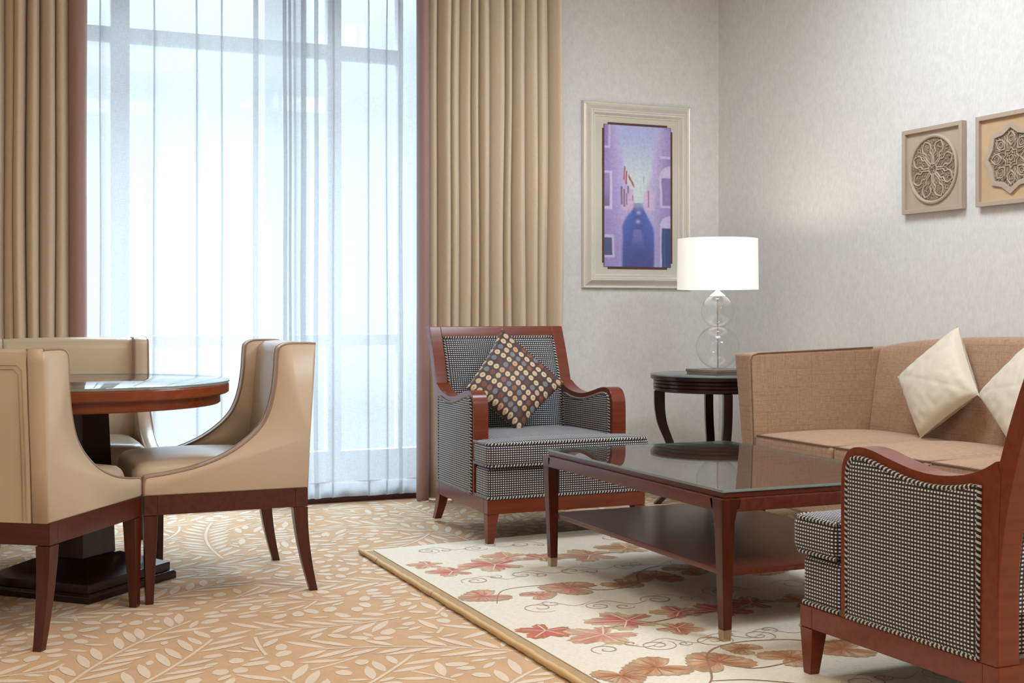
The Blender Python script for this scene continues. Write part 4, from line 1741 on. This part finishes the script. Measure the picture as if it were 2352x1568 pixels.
TAN, ROSE, RED, RUST, OLIVE, BROWN = (0.54, 0.40, 0.26), (0.56, 0.25, 0.20), (0.50, 0.13, 0.13), (0.44, 0.20, 0.105), (0.50, 0.42, 0.28), (0.25, 0.15, 0.10)


def rleaf(x, y, R_, a, kind, c0, c1, squash=1.0):
    n = 60
    ring = []
    for k in range(n):
        th = 2 * PI * k / n
        if kind == 'maple':
            lob = 0.58 + 0.42 * abs(math.cos(2.5 * th)) ** 0.9
            lob *= 1.0 - 0.25 * (1 - math.cos(th)) / 2
            if abs(th - PI) < 0.35:
                lob *= 0.35 + abs(th - PI)
            lob *= 1 + 0.07 * math.sin(23 * th)
        else:
            lob = 0.86 + 0.10 * math.cos(3 * th) + 0.04 * math.sin(21 * th)
            if abs(th - PI) < 0.5:
                lob *= 0.25 + 0.75 * abs(th - PI) / 0.5
        ring.append((R_ * lob * math.cos(th), R_ * lob * math.sin(th) * squash))
    z = z_lay()
    ca, sa = math.cos(a), math.sin(a)
    vs, cs = [(x, y, z)], [c0]
    for f in (0.35, 0.7, 1.0):
        for k, p in enumerate(ring):
            px, py = p[0] * f, p[1] * f
            vs.append((x + ca * px - sa * py, y + sa * px + ca * py, z))
            g = 0.75 + 0.5 * rr.random()
            mixk = {0.35: 0.15, 0.7: 0.55, 1.0: 0.95}[f]
            mixk = min(1, max(0, mixk + 0.35 * math.sin(k * 0.35 + x * 9)))
            cc = tuple(v * g for v in lerp(c0, c1, mixk))
            if f == 1.0 and kind != 'maple':
                cc = lerp(cc, BROWN, 0.45)
            cs.append(cc)
    fs = [(0, 1 + k, 1 + (k + 1) % n) for k in range(n)]
    for r_ in range(2):
        for k in range(n):
            j = (k + 1) % n
            fs.append((1 + r_ * n + k, 1 + (r_ + 1) * n + k, 1 + (r_ + 1) * n + j, 1 + r_ * n + j))
    q.add(vs, fs, cols=cs)
    if kind == 'maple':
        for th in (0, 1.25, -1.25, 2.4, -2.4):
            l_ = R_ * (0.85 if abs(th) < 1 else 0.7)
            stroke([(x + l_ * f * math.cos(a + th * 1.0), y + l_ * f * math.sin(a + th)) for f in (0, .35, .7, 1)], 0.006, (0.70, 0.56, 0.42))
    else:
        for k in range(9):
            th = -2.2 + 4.4 * k / 8
            stroke([(x + R_ * f * math.cos(a + th) * .8, y + R_ * f * math.sin(a + th) * .8) for f in (0.05, .4, .9)], 0.003, lerp(c0, BROWN, .4))


LEAVES = [
    # x, y, radius, heading, kind, inner colour, outer colour
    (1.655, 4.694, 0.085, 2.7, 'maple', ROSE, TAN), (1.70, 4.54, 0.105, 2.9, 'maple', RED, TAN), (1.90, 4.60, 0.15, 3.0, 'maple', RED, OLIVE),
    (2.007, 4.73, 0.11, 2.7, 'maple', ROSE, TAN), (2.127, 4.657, 0.1, .6, 'maple', RUST, ROSE), (2.325, 4.623, 0.15, 2.9, 'maple', RUST, TAN),
    (2.54, 4.707, 0.14, 2.6, 'maple', RUST, OLIVE), (2.76, 4.68, 0.14, .2, 'maple', RED, TAN), (3.0, 4.6, 0.14, 1.2, 'maple', ROSE, TAN),
    (1.655, 4.103, 0.105, 3.4, 'round', ROSE, TAN), (1.835, 4.041, 0.075, .3, 'round', ROSE, OLIVE), (1.985, 4.103, 0.12, 2.6, 'round', ROSE, TAN),
    (2.192, 4.094, 0.09, 5.2, 'round', RUST, TAN), (2.35, 4.151, 0.125, 1.2, 'round', ROSE, TAN), (2.54, 4.217, 0.11, .3, 'round', RUST, OLIVE),
    (2.8, 4.1, 0.11, 4.0, 'round', ROSE, TAN), (1.65, 3.584, 0.105, 3.9, 'maple', RED, RUST), (1.79, 3.47, 0.135, 3.5, 'maple', ROSE, TAN),
    (1.942, 3.60, 0.14, 2.9, 'maple', RED, OLIVE), (2.04, 3.453, 0.09, 5.6, 'maple', RED, TAN), (2.156, 3.635, 0.1, 2.8, 'maple', RED, TAN),
    (2.29, 3.60, 0.12, .6, 'maple', RED, ROSE), (2.45, 3.65, 0.11, 2.4, 'maple', RUST, TAN), (2.63, 3.60, 0.13, .2, 'maple', RUST, TAN),
    (1.635, 3.06, 0.09, 4.6, 'round', RUST, TAN), (1.763, 3.095, 0.11, 3.3, 'round', RUST, TAN), (1.945, 3.07, 0.115, 1.6, 'round', RUST, TAN),
    (2.09, 3.165, 0.07, 2.2, 'round', RUST, OLIVE), (2.16, 3.03, 0.1, .3, 'round', RUST, TAN), (2.36, 3.05, 0.11, 2.9, 'round', RUST, TAN),
    (2.62, 3.08, 0.12, .4, 'round', ROSE, TAN), (1.72, 2.50, 0.13, 2.9, 'maple', RED, TAN), (2.0, 2.42, 0.14, .4, 'maple', ROSE, OLIVE),
    (2.28, 2.52, 0.13, 1.9, 'maple', RED, TAN), (2.6, 2.4, 0.14, 3.0, 'maple', RUST, TAN), (2.95, 3.5, 0.14, 1.0, 'maple', RED, TAN),
    (3.0, 3.0, 0.12, 1.0, 'round', ROSE, TAN),
]
for (x, y, R_, a, k, c0, c1) in LEAVES:
    rleaf(x, y, R_, a, k, c0, c1)
VINE = (0.30, 0.19, 0.13)
for row in ([(1.68, 4.22), (1.78, 4.40), (1.95, 4.42), (2.05, 4.36), (2.10, 4.27), (2.26, 4.30), (2.36, 4.47), (2.5, 4.56), (2.72, 4.52), (2.95, 4.40)],
            [(1.62, 3.08), (1.74, 3.10), (1.86, 3.16), (2.00, 3.40), (2.14, 3.47), (2.30, 3.44), (2.42, 3.36), (2.6, 3.42), (2.85, 3.34)],
            [(1.86, 3.16), (1.96, 3.13), (2.06, 3.05)], [(1.98, 3.38), (2.03, 3.22), (2.24, 3.25)],
            [(1.80, 4.80), (1.98, 4.88), (2.18, 4.86), (2.36, 4.88), (2.6, 4.86)], [(1.85, 3.78), (2.05, 3.79), (2.2, 3.83), (2.4, 3.85)]):
    stroke([(p.x - 0.03, p.y - 0.24) for p in smooth_poly(row, 8)], 0.007, VINE)


def spiral(x, y, r0, a, turns, s):
    pts = []
    n = int(26 * turns)
    for k in range(n + 1):
        f = k / n
        th = a + s * 2 * PI * turns * f
        r_ = r0 * (0.12 + 0.88 * f)
        pts.append((x + r_ * math.cos(th), y + r_ * math.sin(th)))
    stroke(pts, 0.0045, (0.44, 0.32, 0.22))


for (yy, xs) in ((4.95, (1.75, 1.95, 2.15, 2.6, 2.9)), (4.36, (1.72, 1.92, 2.12, 2.35, 2.6, 2.9)), (3.84, (1.76, 1.95, 2.18, 2.45, 2.75)), (3.29, (1.72, 1.88, 2.06, 2.22, 2.46, 2.7)),
                 (2.76, (1.70, 1.95, 2.2, 2.45, 2.7)), (2.25, (1.75, 2.0, 2.3, 2.6))):
    for k, x in enumerate(xs):
        y = yy + rr.uniform(-.03, .03)
        spiral(x, y, rr.uniform(0.05, 0.075), rr.uniform(0, 6.28), rr.uniform(1.2, 1.8), rr.choice((-1, 1)))
        spiral(x + rr.uniform(.06, .10), y + rr.uniform(-.05, .05), rr.uniform(0.025, 0.04), rr.uniform(0, 6.28), 1.2, rr.choice((-1, 1)))
        x2 = x + 0.2
        stroke([tuple(p) for p in smooth_poly([(x, y + .04), (x + .06, y + .06), (x + .12, y - .02), (x2, y + .02)], 6)], 0.0035, (0.48, 0.36, 0.25))
q.build('rug_pile', 'rug', rg, fix=False, smooth=False, warp=lambda p: (p[0] - ro.x, p[1] - ro.y, p[2]))
q = MB()
q.box(RX0 - 0.042, RX0 - 0.0003, RY0, RY1, 0.0, 0.011)
q.build('rug_binding', 'binding', rg, bevel=0.002, warp=lambda p: (p[0] - ro.x, p[1] - ro.y, p[2]))
q = MB()
q.tube([(RX0 - 0.050 + 0.0012 * math.sin(k * 0.31), RY0 + (RY1 + 0.01 - RY0) * k / 240, 0.0115) for k in range(241)], [0.0105 + 0.0008 * math.sin(k * 1.1) + 0.0006 * math.sin(k * 0.37) for k in range(241)], 10)
q.build('rope_edge', 'rope', rg, warp=lambda p: (p[0] - ro.x, p[1] - ro.y, p[2]))
